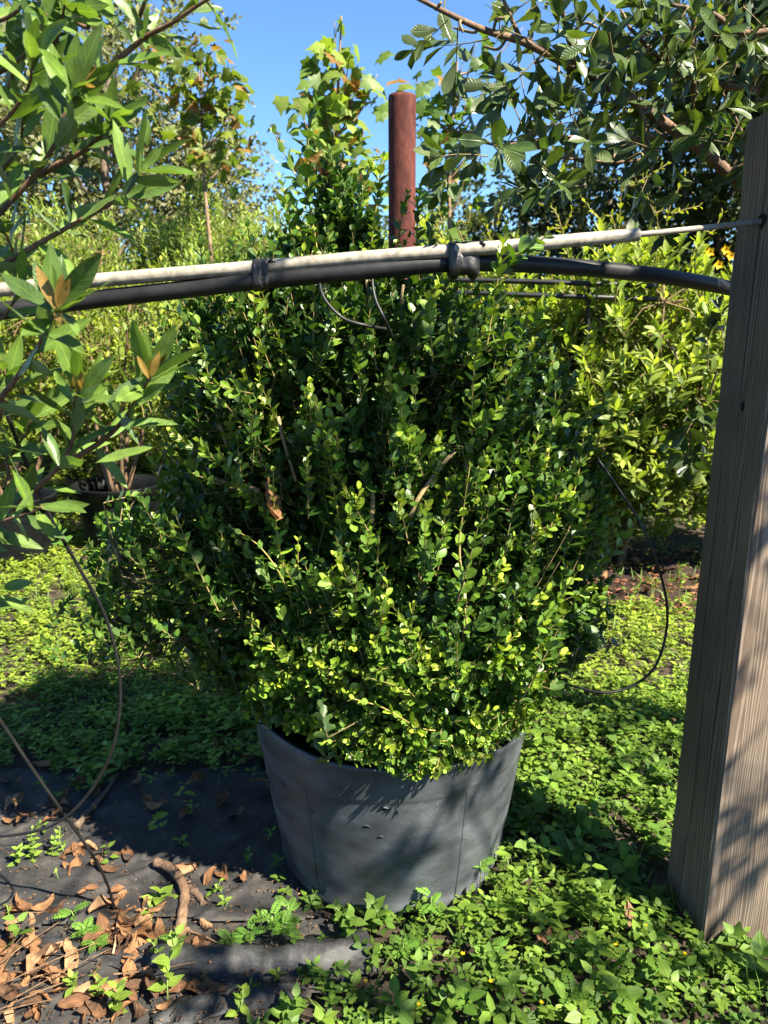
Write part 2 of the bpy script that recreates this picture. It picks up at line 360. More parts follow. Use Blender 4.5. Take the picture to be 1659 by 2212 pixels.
class Cloud:
    """leaves of one plant: arrays of position, axis, normal, length, colour"""
    def __init__(s): s.a = []
    def add(s, pos, axis, normal, size, col):
        n = len(pos)
        s.a.append(np.hstack([pos, axis, normal, np.broadcast_to(np.asarray(size, float).reshape(-1, 1), (n, 1)), np.broadcast_to(col, (n, 3))]))
    def arrays(s):
        A = np.vstack(s.a)
        ax = nrm(A[:, 3:6]); nm = A[:, 6:9] - ax * np.sum(A[:, 6:9] * ax, 1, keepdims=True); nm = nrm(nm)
        return A[:, :3], ax, nm, A[:, 9], A[:, 10:13]
    def build(s, root, lo, hi, mat, n_parts=300, part='leaf', rest='foliage', cell=9., lab=None):
        P, ax, nm, S, C = s.arrays(); sd = np.cross(ax, nm)
        n = len(P); r = np.random.default_rng(11)
        sel = np.zeros(n, bool)
        if n_parts:
            mid = P + ax * (S * .5)[:, None]
            x, y, z = project(mid)
            inside = (x > 0) & (x < 1659) & (y > 0) & (y < 2212) & (z > .2)
            view = nrm(mid - CAMP); face = np.abs(np.sum(view * nm, 1))
            area = (S / z) ** 2 * (.25 + face)
            key = np.floor(x / cell).astype(int) * 10000 + np.floor(y / cell).astype(int)
            order = np.argsort(z); seen = set(); vis = np.zeros(n, bool)
            for i in order[inside[order]]:
                k = key[i]
                if k not in seen: seen.add(k); vis[i] = True
            cand = np.where(vis)[0] if n > n_parts else np.where(inside)[0]
            cand = cand[np.argsort(-area[cand])][:n_parts]; sel[cand] = True
        o0 = np.array(root.location)
        if sel.any():
            idx = np.where(sel)[0]
            pal = []; pal_i = {}
            for grp in (idx[C[idx, 0] <= C[idx, 1] * 1.05], idx[C[idx, 0] > C[idx, 1] * 1.05]):     # green and orange leaves keep apart
                if not len(grp): continue
                for ch in np.array_split(grp[np.argsort(C[grp].sum(1))], min(8, len(grp))):
                    for q in ch: pal_i[q] = len(pal)
                    pal.append(C[ch[len(ch) // 2]])
            cache = {}
            for i in idx:
                t = int(r.integers(len(hi))); k = pal_i[i]
                if (t, k) not in cache:
                    V, T, U = hi[t]; cache[(t, k)] = mk_mesh(part, V, T, mat, True, np.tile(pal[k], (len(V), 1)), U)
                ob = bpy.data.objects.new(part, cache[(t, k)]); COL.objects.link(ob); ob.parent = root
                m4 = np.eye(4); m4[:3, 0] = sd[i] * S[i]; m4[:3, 1] = ax[i] * S[i]; m4[:3, 2] = nm[i] * S[i]; m4[:3, 3] = P[i] - o0
                ob.matrix_basis = Matrix(m4.tolist())
        w = np.where(~sel)[0]
        if len(w) and rest:
            Vs, Ts, Cs, Us = [], [], [], []; base = 0
            ti = r.integers(len(lo), size=n)
            for k, (V, T, U) in enumerate(lo):
                q = w[ti[w] == k]
                if not len(q): continue
                W = (P[q] - o0)[:, None] + S[q][:, None, None] * (V[None, :, 0:1] * sd[q][:, None] + V[None, :, 1:2] * ax[q][:, None] + V[None, :, 2:3] * nm[q][:, None])
                Vs.append(W.reshape(-1, 3)); nv = len(V)
                Ts.append((T[None] + (base + np.arange(len(q)) * nv)[:, None, None]).reshape(-1, 3)); base += len(q) * nv
                Cs.append(np.repeat(C[q], nv, 0)); Us.append(np.tile(U, (len(q), 1)))
            me = mk_mesh(rest, np.vstack(Vs), np.vstack(Ts), mat, True, np.vstack(Cs), np.vstack(Us))
            ob = link(rest, me, root); ob['kind'] = 'stuff'

UP = np.array([0, 0, 1.0]); WARM = np.array([1.2, 1.0, .85])
def shoot(cl, tb, base, d, L, n, size, col0, col1=None, mode='opp', t0=.1, ang=(65, 30), bend=0., light=.35, jit=.22, stem=None, scol=(.3, .3, .1), tipsize=.55, whorl=False, path=None, cj=.18, nbias=None):
    """one leafy shoot; cl takes the leaves, tb (an MB) its stem"""
    if path is None:
        d = nrm(d); b = UP * bend
        t = np.linspace(t0, 1, n) if not whorl else 1 - (1 - t0) * np.linspace(1, 0, n) ** 2.2
        pos = base + d * (L * t)[:, None] + b * (L * t * t)[:, None]
        tan = nrm(d + 2 * b * t[:, None])
        ts = np.linspace(0, 1, 4)[:, None]; sp = base + d * (L * ts) + b * (L * ts * ts)
    else:
        seg = np.r_[0, np.cumsum(np.linalg.norm(np.diff(path, axis=0), axis=1))]; L = seg[-1]
        t = np.linspace(t0, 1, n) if not whorl else 1 - (1 - t0) * np.linspace(1, 0, n) ** 1.7
        pos = np.stack([np.interp(t * L, seg, path[:, k]) for k in range(3)], 1)
        g = np.gradient(path, axis=0); tan = nrm(np.stack([np.interp(t * L, seg, g[:, k]) for k in range(3)], 1)); sp = path
    if mode == 'opp':
        k = np.arange(n) // 2; az = k * (np.pi / 2) + (np.arange(n) % 2) * np.pi + rng.uniform(0, 6.3)
        if path is None:
            tt = t0 + (1 - t0) * (k / max(1, k[-1])); pos = base + d * (L * tt)[:, None] + b * (L * tt * tt)[:, None]; t = tt
        else:
            tt = t0 + (1 - t0) * (k / max(1, k[-1])); t = tt
            pos = np.stack([np.interp(t * L, seg, path[:, q]) for q in range(3)], 1)
    else: az = np.arange(n) * 2.4 + rng.uniform(0, 6.3)
    az = az + rng.normal(0, .25, n)
    ref = np.where(np.abs(tan[:, 2:3]) < .9, UP[None], np.array([[1.0, 0, 0]]))
    e1 = nrm(np.cross(tan, ref)); e2 = np.cross(tan, e1)
    pr = np.cos(az)[:, None] * e1 + np.sin(az)[:, None] * e2
    a = np.radians(ang[0] + (ang[1] - ang[0]) * t + rng.normal(0, 9, n))
    ax = tan * np.cos(a)[:, None] + pr * np.sin(a)[:, None] + rng.normal(0, jit * .5, (n, 3))
    nm = tan * np.sin(a)[:, None] - pr * np.cos(a)[:, None] + light * UP + rng.normal(0, jit, (n, 3))
    if nbias is not None: nm = nm + nbias
    s = size * (1 - (1 - tipsize) * np.clip((t - .6) / .4, 0, 1) ** 1.5) * rng.uniform(.78, 1.15, n)
    c0 = np.asarray(col0, float); c1 = c0 if col1 is None else np.asarray(col1, float)
    c = c0 + (c1 - c0) * (np.clip((t - .35) / .65, 0, 1) ** 1.3)[:, None]
    c = c * rng.lognormal(0, cj, (n, 1))
    cl.add(pos, ax, nm, s, c * WARM)
    if tb is not None and stem:
        tb.tube(sp, np.linspace(stem, stem * .5, len(sp)), 4 if stem < .003 else 6, scol, cap=False)

# ------------------------------------------------------------------ ground
def sheet(name, x0, x1, y0, y1, nx, ny, hf, mat, zoff=0):
    X, Y = np.meshgrid(np.linspace(x0, x1, nx), np.linspace(y0, y1, ny))
    Z = hf(X, Y) + zoff; V = np.stack([X.ravel(), Y.ravel(), Z.ravel()], 1)
    i, j = np.meshgrid(np.arange(ny - 1), np.arange(nx - 1), indexing='ij'); i = i.ravel(); j = j.ravel()
    Q = np.stack([i * nx + j, i * nx + j + 1, (i + 1) * nx + j + 1, (i + 1) * nx + j], 1)
    return mk_mesh(name, V, np.vstack([Q[:, [0, 1, 2]], Q[:, [0, 2, 3]]]), mat)
def h_ground(X, Y): return .012 * np.sin(3.1 * X + 1.7 * Y) * np.cos(2.3 * Y - X) * np.exp(-(X**2 + Y**2) / 60) - .012
tag(link('ground', sheet('ground', -150, 150, -100, 250, 2, 2, lambda X, Y: 0 * X - .03, M['soil'])), kind='structure')
tag(link('soil_ground', sheet('soil_ground', -7, 7, -1.5, 16, 120, 150, h_ground, M['soil'])), kind='structure')
tag(link('mulch_bed', sheet('mulch_bed', .55, 4.2, 3.75, 5.3, 60, 30, lambda X, Y: .02 + .02 * np.sin(9 * X) * np.cos(7 * Y + 2 * X) - .06 * (np.abs(Y - 4.55) / .78) ** 4 - .05 * np.clip((.8 - X) / .25, 0, 1), M['mulch'])), kind='structure')

POT = np.array([.025, 1.945]); POT_RB, POT_RT, POT_H = .318, .382, .475

# ------------------------------------------------------------------ ground cloths
def in_poly(x, y, poly):
    c = np.zeros(np.shape(x), bool); n = len(poly)
    for i in range(n):
        x1, y1 = poly[i]; x2, y2 = poly[(i + 1) % n]
        c ^= ((y1 > y) != (y2 > y)) & (x < (x2 - x1) * (y - y1) / (y2 - y1 + 1e-12) + x1)
    return c
def wrinkle(X, Y, seed, amp):
    r = np.random.default_rng(seed); Z = 0 * X
    for k in range(7):
        a = r.normal(0, .35) + (np.pi / 2 if k < 5 else r.uniform(0, 3)); f = r.uniform(9, 28)
        u = X * np.cos(a) + Y * np.sin(a) + .03 * np.sin(6 * X + k) + .02 * np.sin(11 * Y + 2 * k)
        Z = Z + np.exp(-((np.sin(u * f / 2 + r.uniform(0, 6))) / (.28 if k < 3 else .13)) ** 2) * r.uniform(.3, 1)
    return Z * amp / 3
CLOTH_PX = [(-300, 1600), (60, 1665), (250, 1680), (400, 1668), (570, 1640), (640, 1850), (705, 1975), (790, 2030), (850, 2075), (760, 2135), (580, 2195), (520, 2400), (-300, 2500)]
CLOTH = [tuple(gnd(*p)[:2]) for p in CLOTH_PX]
def cloth(name, polypx, seed, z0, amp, label, res=.012, hextra=None):
    poly = np.array([gnd(*p)[:2] for p in polypx])
    x0, y0 = poly.min(0); x1, y1 = poly.max(0)
    nx = int((x1 - x0) / res) + 2; ny = int((y1 - y0) / res) + 2
    X, Y = np.meshgrid(np.linspace(x0, x1, nx), np.linspace(y0, y1, ny))
    Xe = X + .012 * np.sin(37 * Y + seed); Ye = Y + .010 * np.sin(23 * X + 2 * seed)
    ins = in_poly(Xe, Ye, poly)
    Z = z0 + wrinkle(X, Y, seed, amp)
    if hextra is not None: Z = Z + hextra(X, Y)
    V = np.stack([X.ravel(), Y.ravel(), Z.ravel()], 1)
    q = ins[:-1, :-1] & ins[1:, :-1] & ins[:-1, 1:] & ins[1:, 1:]
    i, j = np.where(q)
    Q = np.stack([i * nx + j, i * nx + j + 1, (i + 1) * nx + j + 1, (i + 1) * nx + j], 1)
    used = np.unique(Q); mp = np.full(len(V), -1); mp[used] = np.arange(len(used)); V = V[used]; Q = mp[Q]
    c = V.mean(0); c[2] = z0
    me = mk_mesh(name, V - c, np.vstack([Q[:, [0, 1, 2]], Q[:, [0, 2, 3]]]), M['cloth'])
    o = link(name, me, None, c); sm = o.modifiers.new('thickness', 'SOLIDIFY'); sm.thickness = .0015; sm.offset = -1
    return tag(o, label, 'ground cloth')
cloth('ground_cloth', CLOTH_PX, 4, .006, .026, 'wide wrinkled black weed cloth lying under the brown leaves left of the pot')
cloth('ground_cloth', [(-300, 1830), (120, 1838), (330, 1862), (470, 1880), (620, 1925), (690, 1990), (600, 2010), (380, 2000), (150, 2020), (-300, 2050)], 9, .018, .022,
      'second dusty black cloth layer overlapping beside the bent stick')
# rolled, torn strips of cloth
def roll(pxs, rad, label, seed):
    P = spline([gnd(*p, z=.012) for p in pxs], 14); r = np.random.default_rng(seed); n = len(P)
    t = nrm(np.gradient(P, axis=0)); sdv = np.cross(t, UP)
    prof = [(-1.9, .0), (-1.3, .25), (-.6, .9), (.1, 1.15), (.8, .75), (1.3, .15), (1.9, -.1), (2.5, .05)]
    V = []; k = len(prof)
    for i in range(n):
        w = rad * (1 + .18 * math.sin(i * .33 + seed) + .03 * r.normal()); e = .5 + .5 * min(1, min(i, n - 1 - i) / 8)
        for j, (a, b) in enumerate(prof):
            V.append(P[i] + sdv[i] * a * w + UP * (b * w * e + .004 * math.sin(i * .45 + j * 1.3 + seed)))
    i, j = np.meshgrid(np.arange(n - 1), np.arange(k - 1), indexing='ij'); i = i.ravel(); j = j.ravel()
    Q = np.stack([i * k + j, (i + 1) * k + j, (i + 1) * k + j + 1, i * k + j + 1], 1)
    mb = MB(); mb.add(V, Q[:, ::-1])
    o = mb.build('cloth_strip', M['strip'], origin=P[n // 2])
    sm = o.modifiers.new('thickness', 'SOLIDIFY'); sm.thickness = .0015
    return tag(o, label, 'cloth strip')
roll([(330, 2050), (420, 2072), (560, 2078), (680, 2066), (800, 2040)], .031, 'long rolled strip of black woven cloth with frayed middle in front of the pot', 1)
roll([(-60, 2025), (80, 2033), (220, 2060), (400, 2098), (520, 2104)], .011, 'narrow folded edge of black cloth under the heap of tan leaves', 2)
roll([(330, 2210), (420, 2172), (520, 2160), (640, 2140)], .016, 'short torn black cloth strip half covered by clover weeds', 3)

# ------------------------------------------------------------------ big pot
def lathe(prof, c, seg=72, rf=None):
    a = np.linspace(0, 2 * np.pi, seg, endpoint=False); V = []
    for (r_, z_) in prof:
        rr = np.full(seg, r_); zz = np.full(seg, z_)
        if rf: rr, zz = rf(r_, z_, a)
        V.append(np.stack([c[0] + rr * np.cos(a), c[1] + rr * np.sin(a), zz], 1))
    n = len(prof); i, j = np.meshgrid(np.arange(n - 1), np.arange(seg), indexing='ij'); i = i.ravel(); j = j.ravel(); j2 = (j + 1) % seg
    return np.vstack(V), np.stack([i * seg + j, i * seg + j2, (i + 1) * seg + j2, (i + 1) * seg + j], 1)

def dent(a, z):   # the soft shell is a little out of round
    return .006 * np.sin(2 * a + .6) + .003 * np.sin(5 * a + 9 * z) + .002 * np.sin(9 * a + 1.3)
def pot_r(z): return POT_RB + (POT_RT - POT_RB) * (z / POT_H) ** .85
def big_pot():
    root = empty('nursery_pot', (POT[0], POT[1], 0))
    tag(root, 'large scuffed black plastic nursery pot holding the boxwood', 'pot')
    zs = [0, .012, .03, .034, .08, .14, .2, .26, .33, .372, .376, .386, .39]
    prof = [(pot_r(z) + (.005 if z < .031 else 0) + (.004 if z >= .38 else 0), z) for z in zs]
    def rf(r_, z_, a):
        rr = r_ + dent(a, z_); zz = np.full(a.shape, z_)
        if z_ < .011: zz = zz + np.where(np.sin(a * 12) > .55, .02, 0.0)     # drainage notches at the foot
        return rr, zz
    V, Q = lathe(prof, POT, 96, rf); mb = MB(); mb.add(V, Q)
    mb.build('wall', M['pot'], root)
    tilt = lambda a: -.016 * np.cos(a - .2)
    prof = [(pot_r(.39) + .004, .390), (pot_r(.42) + .005, .42), (pot_r(.46) + .006, .46), (pot_r(.475) + .009, .472), (pot_r(.475) + .006, .48), (pot_r(.475) - .004, .477), (pot_r(.42) - .006, .39)]
    V, Q = lathe(prof, POT, 96, lambda r_, z_, a: (r_ + dent(a, z_), z_ + tilt(a) * np.clip((z_ - .39) / .08, 0, 1)))
    mb = MB(); mb.add(V, Q); mb.build('rim', M['pot'], root)
    prof = [(.001, .405), (.12, .402), (.25, .396), (.366, .39)]
    V, Q = lathe(prof, POT, 40, lambda r_, z_, a: (np.full(a.shape, r_), z_ + .008 * np.sin(a * 7 + r_ * 40)))
    mb = MB(); mb.add(V, Q); mb.build('soil', M['soil'], root)
    # moulding seams
    def surf(px, py, off=0.):
        d = ray(px, py); s = 1.2
        for _ in range(600):
            p = CAMP + d * s; rr = math.hypot(p[0] - POT[0], p[1] - POT[1])
            if p[2] < POT_H and rr < pot_r(max(p[2], 0)) + float(dent(np.array(math.atan2(p[1] - POT[1], p[0] - POT[0])), p[2])) : break
            s += .002
        nn = nrm([p[0] - POT[0], p[1] - POT[1], -.15]); return p + nn * off, nn
    for px in (1000, 672):
        p0, _ = surf(px, 1790); a0 = math.atan2(p0[1] - POT[1], p0[0] - POT[0])
        P = [np.array([POT[0] + (pot_r(z) + float(dent(np.array(a0), z)) + .0003) * math.cos(a0), POT[1] + (pot_r(z) + float(dent(np.array(a0), z)) + .0003) * math.sin(a0), z]) for z in np.linspace(.035, .385, 14)]
        mb = MB(); mb.tube(P, .0016, 6); mb.build('seam', M['pot'], root)
    for (px, py, r_) in [(830, 1748, .0085), (792, 1785, .006), (822, 1808, .005), (1002, 1812, .004), (1105, 1632, .007), (612, 1695, .006), (676, 1755, .006), (1060, 1806, .005), (1076, 1742, .005), (870, 1838, .003), (900, 1690, .003), (655, 1640, .004)]:
        p, nn = surf(px, py); e1 = nrm(np.cross(nn, UP)); e2 = np.cross(e1, nn)
        aa = np.linspace(0, 2 * np.pi, 13)
        ring = np.array([p + nn * .0010 + (e1 * math.cos(t) * 1.25 + e2 * math.sin(t)) * r_ for t in aa])
        mb = MB(); mb.tube(ring, r_ * .2, 6, cap=False); lip = mb.build('drain_hole', M['pot'], root)
        k = 10; ang = np.linspace(0, 2 * np.pi, k, endpoint=False)
        V = np.vstack([[p + nn * .0012], [p + nn * .0015 + (e1 * math.cos(t) * 1.2 + e2 * math.sin(t)) * r_ * .92 for t in ang]])
        T = [(0, 1 + i, 1 + (i + 1) % k) for i in range(k)]
        me = mk_mesh('hole', V - np.array(root.location), np.array(T), M['dark']); link('hole', me, lip)
    return root
big_pot()

# ------------------------------------------------------------------ boxwood
BH = np.array([.46, .52, .60, .75, 1.0, 1.27, 1.48, 1.57, 1.64, 1.72, 1.83, 1.93])
BR = np.array([.34, .43, .525, .575, .575, .545, .49, .41, .25, .125, .075, .02])
BX = np.array([.02, .02, .02, .02, .01, -.02, -.08, -.10, -.12, -.13, -.12, -.13])
BY = 1.96
def bush_r(z): return np.interp(z, BH, BR)
def bush_front(px, py):
    d = ray(px, py); s = 1.0
    while s < 3.2:
        p = CAMP + d * s
        if BH[0] < p[2] < BH[-1]:
            r_ = bush_r(p[2]); q = math.hypot(p[0] - np.interp(p[2], BH, BX), (p[1] - BY) / .86)
            if q < r_: return p[1]
        s += .01
    return BY
def boxwood():
    root = empty('boxwood_shrub', (POT[0], POT[1], .40))
    tag(root, 'tall dense green boxwood shrub growing from the large black pot', 'shrub')
    cl = Cloud(); tw = MB()
    base = np.array([POT[0], POT[1], .385])
    limbs = []; samples = []
    # trunk and limbs
    mb = MB()
    mb.tube(spline([base, base + [.01, -.01, .12], base + [-.02, 0, .3], base + [-.05, .01, .6], base + [-.08, .0, 1.0]], 6), np.linspace(.028, .008, 25), 9, (.8, .75, .65)); mb.build('trunk', M['twig'], root)
    for k in range(22):
        ph = 2 * np.pi * k / 22 + rng.normal(0, .15); zt = rng.uniform(.6, 1.75); f = rng.uniform(.55, .85)
        r_ = bush_r(zt) * f; tip = np.array([np.interp(zt, BH, BX) + r_ * math.cos(ph), BY + .86 * r_ * math.sin(ph), zt])
        b0 = base + np.array([math.cos(ph), math.sin(ph), 0]) * .05 + UP * rng.uniform(0, .1)
        mid1 = b0 + (tip - b0) * .35 + np.array([math.cos(ph), math.sin(ph), 0]) * .07 + rng.normal(0, .03, 3)
        mid2 = b0 + (tip - b0) * .7 + rng.normal(0, .03, 3)
        P = spline([b0, mid1, mid2, tip], 7); samples.append(P)
        mb = MB(); mb.tube(P, np.linspace(rng.uniform(.009, .014), .0035, len(P)), 6, np.array((1, .95, .8)) * rng.uniform(.6, 1.1)); mb.build('branch', M['twig'], root)
    # low limb reaching out on the left, bare and pale
    low = spline([base + [-.05, 0, .1], at(470, 1400, 1.85), at(345, 1358, 1.8), at(290, 1332, 1.78), at(268, 1255, 1.76), at(250, 1185, 1.75)], 7)
    mb = MB(); mb.tube(low, np.linspace(.013, .004, len(low)), 7, (1.25, 1.2, 1.05)); mb.build('branch', M['twig'], root); samples.append(low[len(low) // 3:])
    for pts, r_ in [([(885, 1120), (903, 1078), (949, 1011), (982, 975)], .006), ([(1000, 1400), (1005, 1300), (992, 1195), (1000, 1110)], .0045), ([(470, 830), (468, 880), (480, 930), (500, 990)], .006),
                    ([(560, 1060), (500, 1045), (450, 1030)], .006), ([(800, 1130), (805, 1080), (800, 1040)], .007), ([(735, 1170), (742, 1100), (720, 1000)], .004), ([(600, 900), (615, 960), (640, 1040)], .005)]:
        P = spline([at(x, y, bush_front(x, y) + .06) for x, y in pts], 6)
        mb = MB(); mb.tube(P, np.linspace(r_, r_ * .7, len(P)), 6, (1.2, 1.1, .9)); mb.build('branch', M['twig'], root)
    S = np.vstack(samples)
    mat0 = np.array((.013, .042, .008)); mat1 = np.array((.036, .094, .014)); young = np.array((.125, .25, .028)); yel = np.array((.20, .32, .035))
    def one(tip, d, L, n, size, c0, c1, bend=.0, stem=.0016, t0=.05, connect=True):
        d = nrm(d)
        if tip[2] - d[2] * L < .56 and math.hypot(tip[0] - POT[0], tip[1] - POT[1]) > .3: d[2] = min(d[2], -.05); d = nrm(d)   # low shoots spring from inside the pot
        b0 = tip - d * L
        shoot(cl, tw, b0, d, L, n, size, c0, c1, 'opp', t0, (62, 28), bend, .3, .25, stem, (1.0, .95, .6) if stem > .0014 else (.55, .6, .3))
        if connect:
            j = np.argmin(((S - b0) ** 2).sum(1) + .3 * np.maximum(0, S[:, 2] - b0[2]))
            q = S[j]; m_ = (q + b0) / 2 + rng.normal(0, .015, 3) - UP * .01
            tw.tube([q, m_, b0], [.0026, .0022, .0016], 3, np.array((1, .95, .75)) * rng.uniform(.5, 1), cap=False)
    NS = 3250
    zz = rng.uniform(.49, 1.88, NS * 3); keep = rng.uniform(0, .6, NS * 3) < bush_r(zz); zz = zz[keep][:NS]
    for z in zz:
        front = rng.uniform() < .72
        ph = rng.uniform(np.pi * 1.0, np.pi * 2.0) if front else rng.uniform(0, np.pi)
        f = rng.uniform(.62, 1.0) ** .6 if rng.uniform() < .8 else rng.uniform(.3, .7)
        nz_ = math.sin(5 * ph + 7 * z + 1) * math.cos(11 * z - 3 * ph) + .6 * math.sin(12 * ph - 9 * z) * math.sin(17 * z + 6 * ph)
        if nz_ < -.2 and rng.uniform() < .75: f *= .74
        clump = 1 + .085 * nz_
        r_ = bush_r(z) * f * clump
        tip = np.array([np.interp(z, BH, BX) + r_ * math.cos(ph), BY + .86 * r_ * math.sin(ph), z])
        rad = np.array([math.cos(ph), math.sin(ph), 0])
        upw = np.interp(z, [.5, .62, .85, 1.2], [-.05, .35, .8, 1.2])
        d = rad * rng.uniform(.35, .9) + UP * (upw + rng.normal(0, .25)) + rng.normal(0, .28, 3)
        L = rng.uniform(.08, .17)
        u = rng.uniform()
        c0 = mat0 + (mat1 - mat0) * rng.uniform(); inner = f < .78
        lime = .14 + .16 * (z < 1.25 and front)
        c1 = c0 * 1.2 if (u < .55 or inner) else (mat1 * .4 + young * .6 if u < 1 - lime else yel)
        one(tip, d, L, 2 * int(L / .0165) + 2, rng.uniform(.027, .037), c0 if u < .92 else c0 * .5 + young * .5, c1, bend=rng.uniform(-.05, .25))
    # stray shoots that break the outline
    for k in range(130):
        z = rng.uniform(.78, 1.7); ph = rng.uniform(np.pi * .95, np.pi * 2.05); r_ = bush_r(z) * rng.uniform(1.02, 1.14)
        tip = np.array([np.interp(z, BH, BX) + r_ * math.cos(ph), BY + .86 * r_ * math.sin(ph), z]); rad = np.array([math.cos(ph), math.sin(ph), 0])
        if tip[1] < 1.62 and tip[2] > 1.42: continue
        c0 = mat1 * rng.uniform(.9, 1.5); one(tip, rad * rng.uniform(.5, 1.1) + UP * rng.uniform(.2, 1.1) + rng.normal(0, .2, 3), rng.uniform(.14, .24), 18, rng.uniform(.024, .036), c0, young if k % 3 else yel, bend=.15, stem=.0019)
    # the dense lower skirt spilling over the rim
    for k in range(640):
        px = rng.uniform(550, 1160); py = rng.uniform(1400, np.interp(px, [550, 650, 750, 900, 1000, 1160], [1515, 1555, 1600, 1665, 1635, 1550]))
        if k % 5 < 2: px = rng.uniform(565, 1140); py = np.interp(px, [550, 650, 750, 900, 1000, 1160], [1540, 1590, 1635, 1695, 1665, 1570]) - rng.uniform(0, 75)
        Y = bush_front(px, py - 30) - rng.uniform(-.06, .03) if py < 1500 else POT[1] - math.sqrt(max(0, .395 ** 2 - ((px - 845) / 1598 * 1.75) ** 2)) + rng.uniform(-.06, .03)
        tip = at(px, py, Y); d = np.array([rng.normal(0, .5), -.6, min(rng.normal(-.05, .4), .45 if py < 1540 else .0)])
        u = rng.uniform(); c0 = mat1 * rng.uniform(.8, 1.3); c1 = young if u < .5 else (yel if u < .75 else c0)
        one(tip, d, rng.uniform(.07, .12), 14, rng.uniform(.022, .029), c0 * .6 + c1 * .4, c1, bend=.1, connect=False)
    # the low left spray
    for k in range(165):
        px, py = [(rng.normal(280, 60), rng.normal(1150, 42)), (rng.normal(235, 55), rng.normal(1330, 50)), (rng.normal(350, 45), rng.normal(1290, 80))][k % 3]
        tip = at(px, py, 1.77 + rng.normal(0, .06)); d = np.array([rng.normal(-.25, .5), rng.normal(-.2, .3), rng.normal(.8, .3)])
        u = rng.uniform(); c0 = mat1 * rng.uniform(1.0, 1.6); c1 = young if u < .6 else c0
        one(tip, d, rng.uniform(.06, .11), 14, rng.uniform(.022, .032), c0, c1)
    # long single shoots that stand out
    longs = [([(685, 540), (666, 436), (624, 351), (594, 290)], 1.80, 26, .032, 1), ([(668, 440), (664, 328), (671, 267), (686, 218)], 1.80, 22, .034, 0),
             ([(640, 560), (629, 501), (618, 440), (608, 384)], 1.75, 20, .026, 1), ([(800, 540), (812, 450), (820, 390), (826, 342)], 1.82, 24, .025, 2), ([(760, 540), (775, 450), (790, 390), (807, 345)], 1.85, 24, .028, 1),
             ([(720, 540), (735, 470), (728, 420), (735, 380)], 1.85, 22, .028, 1), ([(900, 540), (901, 490), (903, 440), (906, 405)], 1.85, 18, .028, 0), ([(925, 540), (930, 500), (938, 470)], 1.8, 10, .03, 0),
             ([(860, 520), (868, 470), (880, 420)], 1.85, 14, .026, 1), ([(560, 560), (540, 520), (535, 490)], 1.8, 8, .028, 0), ([(440, 600), (436, 560), (430, 515)], 1.75, 10, .028, 1), ([(505, 590), (506, 550), (504, 520)], 1.75, 8, .026, 1),
             ([(590, 590), (590, 550), (592, 530)], 1.75, 8, .028, 0),
             ([(1050, 760), (1062, 680), (1075, 604), (1084, 548), (1094, 484)], 1.50, 26, .031, 2), ([(1076, 600), (1110, 560), (1140, 535), (1174, 515)], 1.50, 14, .032, 1), ([(1055, 760), (1100, 725), (1136, 703), (1172, 665), (1206, 625)], 1.52, 26, .030, 2),
             ([(935, 780), (930, 720), (925, 650)], 1.50, 12, .034, 2), ([(740, 1170), (725, 1080), (707, 995), (699, 945), (690, 900), (674, 850)], 0, 34, .026, 3), ([(611, 1225), (599, 1153), (592, 1090), (590, 1020)], 0, 22, .023, 3),
             ([(1011, 1380), (992, 1195), (1000, 1110), (1015, 1007)], 0, 24, .024, 2), ([(1019, 940), (1020, 860), (1024, 790), (1020, 720)], 0, 22, .030, 3), ([(1024, 930), (1060, 900), (1100, 858)], 0, 12, .028, 3),
             ([(670, 1490), (640, 1450), (599, 1403), (570, 1370), (545, 1336)], 0, 22, .027, 3), ([(900, 1400), (882, 1361), (860, 1325), (834, 1296)], 0, 16, .026, 3), ([(910, 1530), (890, 1500), (850, 1480), (800, 1465)], 0, 16, .026, 3), ([(950, 1580), (900, 1570), (830, 1530), (765, 1510)], 0, 18, .027, 3),
             ([(1040, 1470), (1060, 1440), (1085, 1400), (1110, 1375)], 0, 16, .027, 3), ([(1180, 1010), (1195, 900), (1200, 820), (1190, 760)], 0, 20, .026, 1), ([(1280, 1240), (1320, 1200), (1345, 1165), (1398, 1085)], 1.85, 18, .028, 3),
             ([(540, 960), (545, 900), (528, 850)], 0, 14, .026, 1), ([(480, 1010), (455, 985), (430, 955)], 0, 14, .024, 3), ([(1230, 1100), (1250, 1020), (1262, 930)], 0, 18, .027, 1), ([(880, 960), (868, 900), (862, 850)], 0, 10, .036, 2),
             ([(780, 760), (800, 700), (790, 650)], 1.62, 12, .027, 1), ([(640, 1330), (610, 1250), (560, 1180), (500, 1140)], 0, 20, .024, 1), ([(905, 1670), (912, 1630), (960, 1600), (1000, 1640)], 1.47, 22, .024, 1)]
    for pts, Y, n, size, kind in longs:
        P = spline([at(x, y, (Y + .05 * (1 - i / (len(pts) - 1))) if Y else bush_front(x, y) - .035 + .08 * (1 - i / (len(pts) - 1)) ** 2) for i, (x, y) in enumerate(pts)], 6)
        c0 = [mat1, mat1 * 1.3, mat1 * .4 + young * .6, young][kind]; c1 = [mat1 * 1.3, young, yel, yel * 1.1][kind]
        shoot(cl, tw, None, None, 0, n, size * 1.15, c0, c1, 'opp', .06, (58, 28), 0, .3, .2, .0021, (1.3, 1.35, .6), path=P, cj=.12)
    o = tw.build('twigs', M['twig'], root); o['kind'] = 'stuff'
    cl.build(root, BOX_LO, BOX_HI, M['box_leaf'], 300)
boxwood()

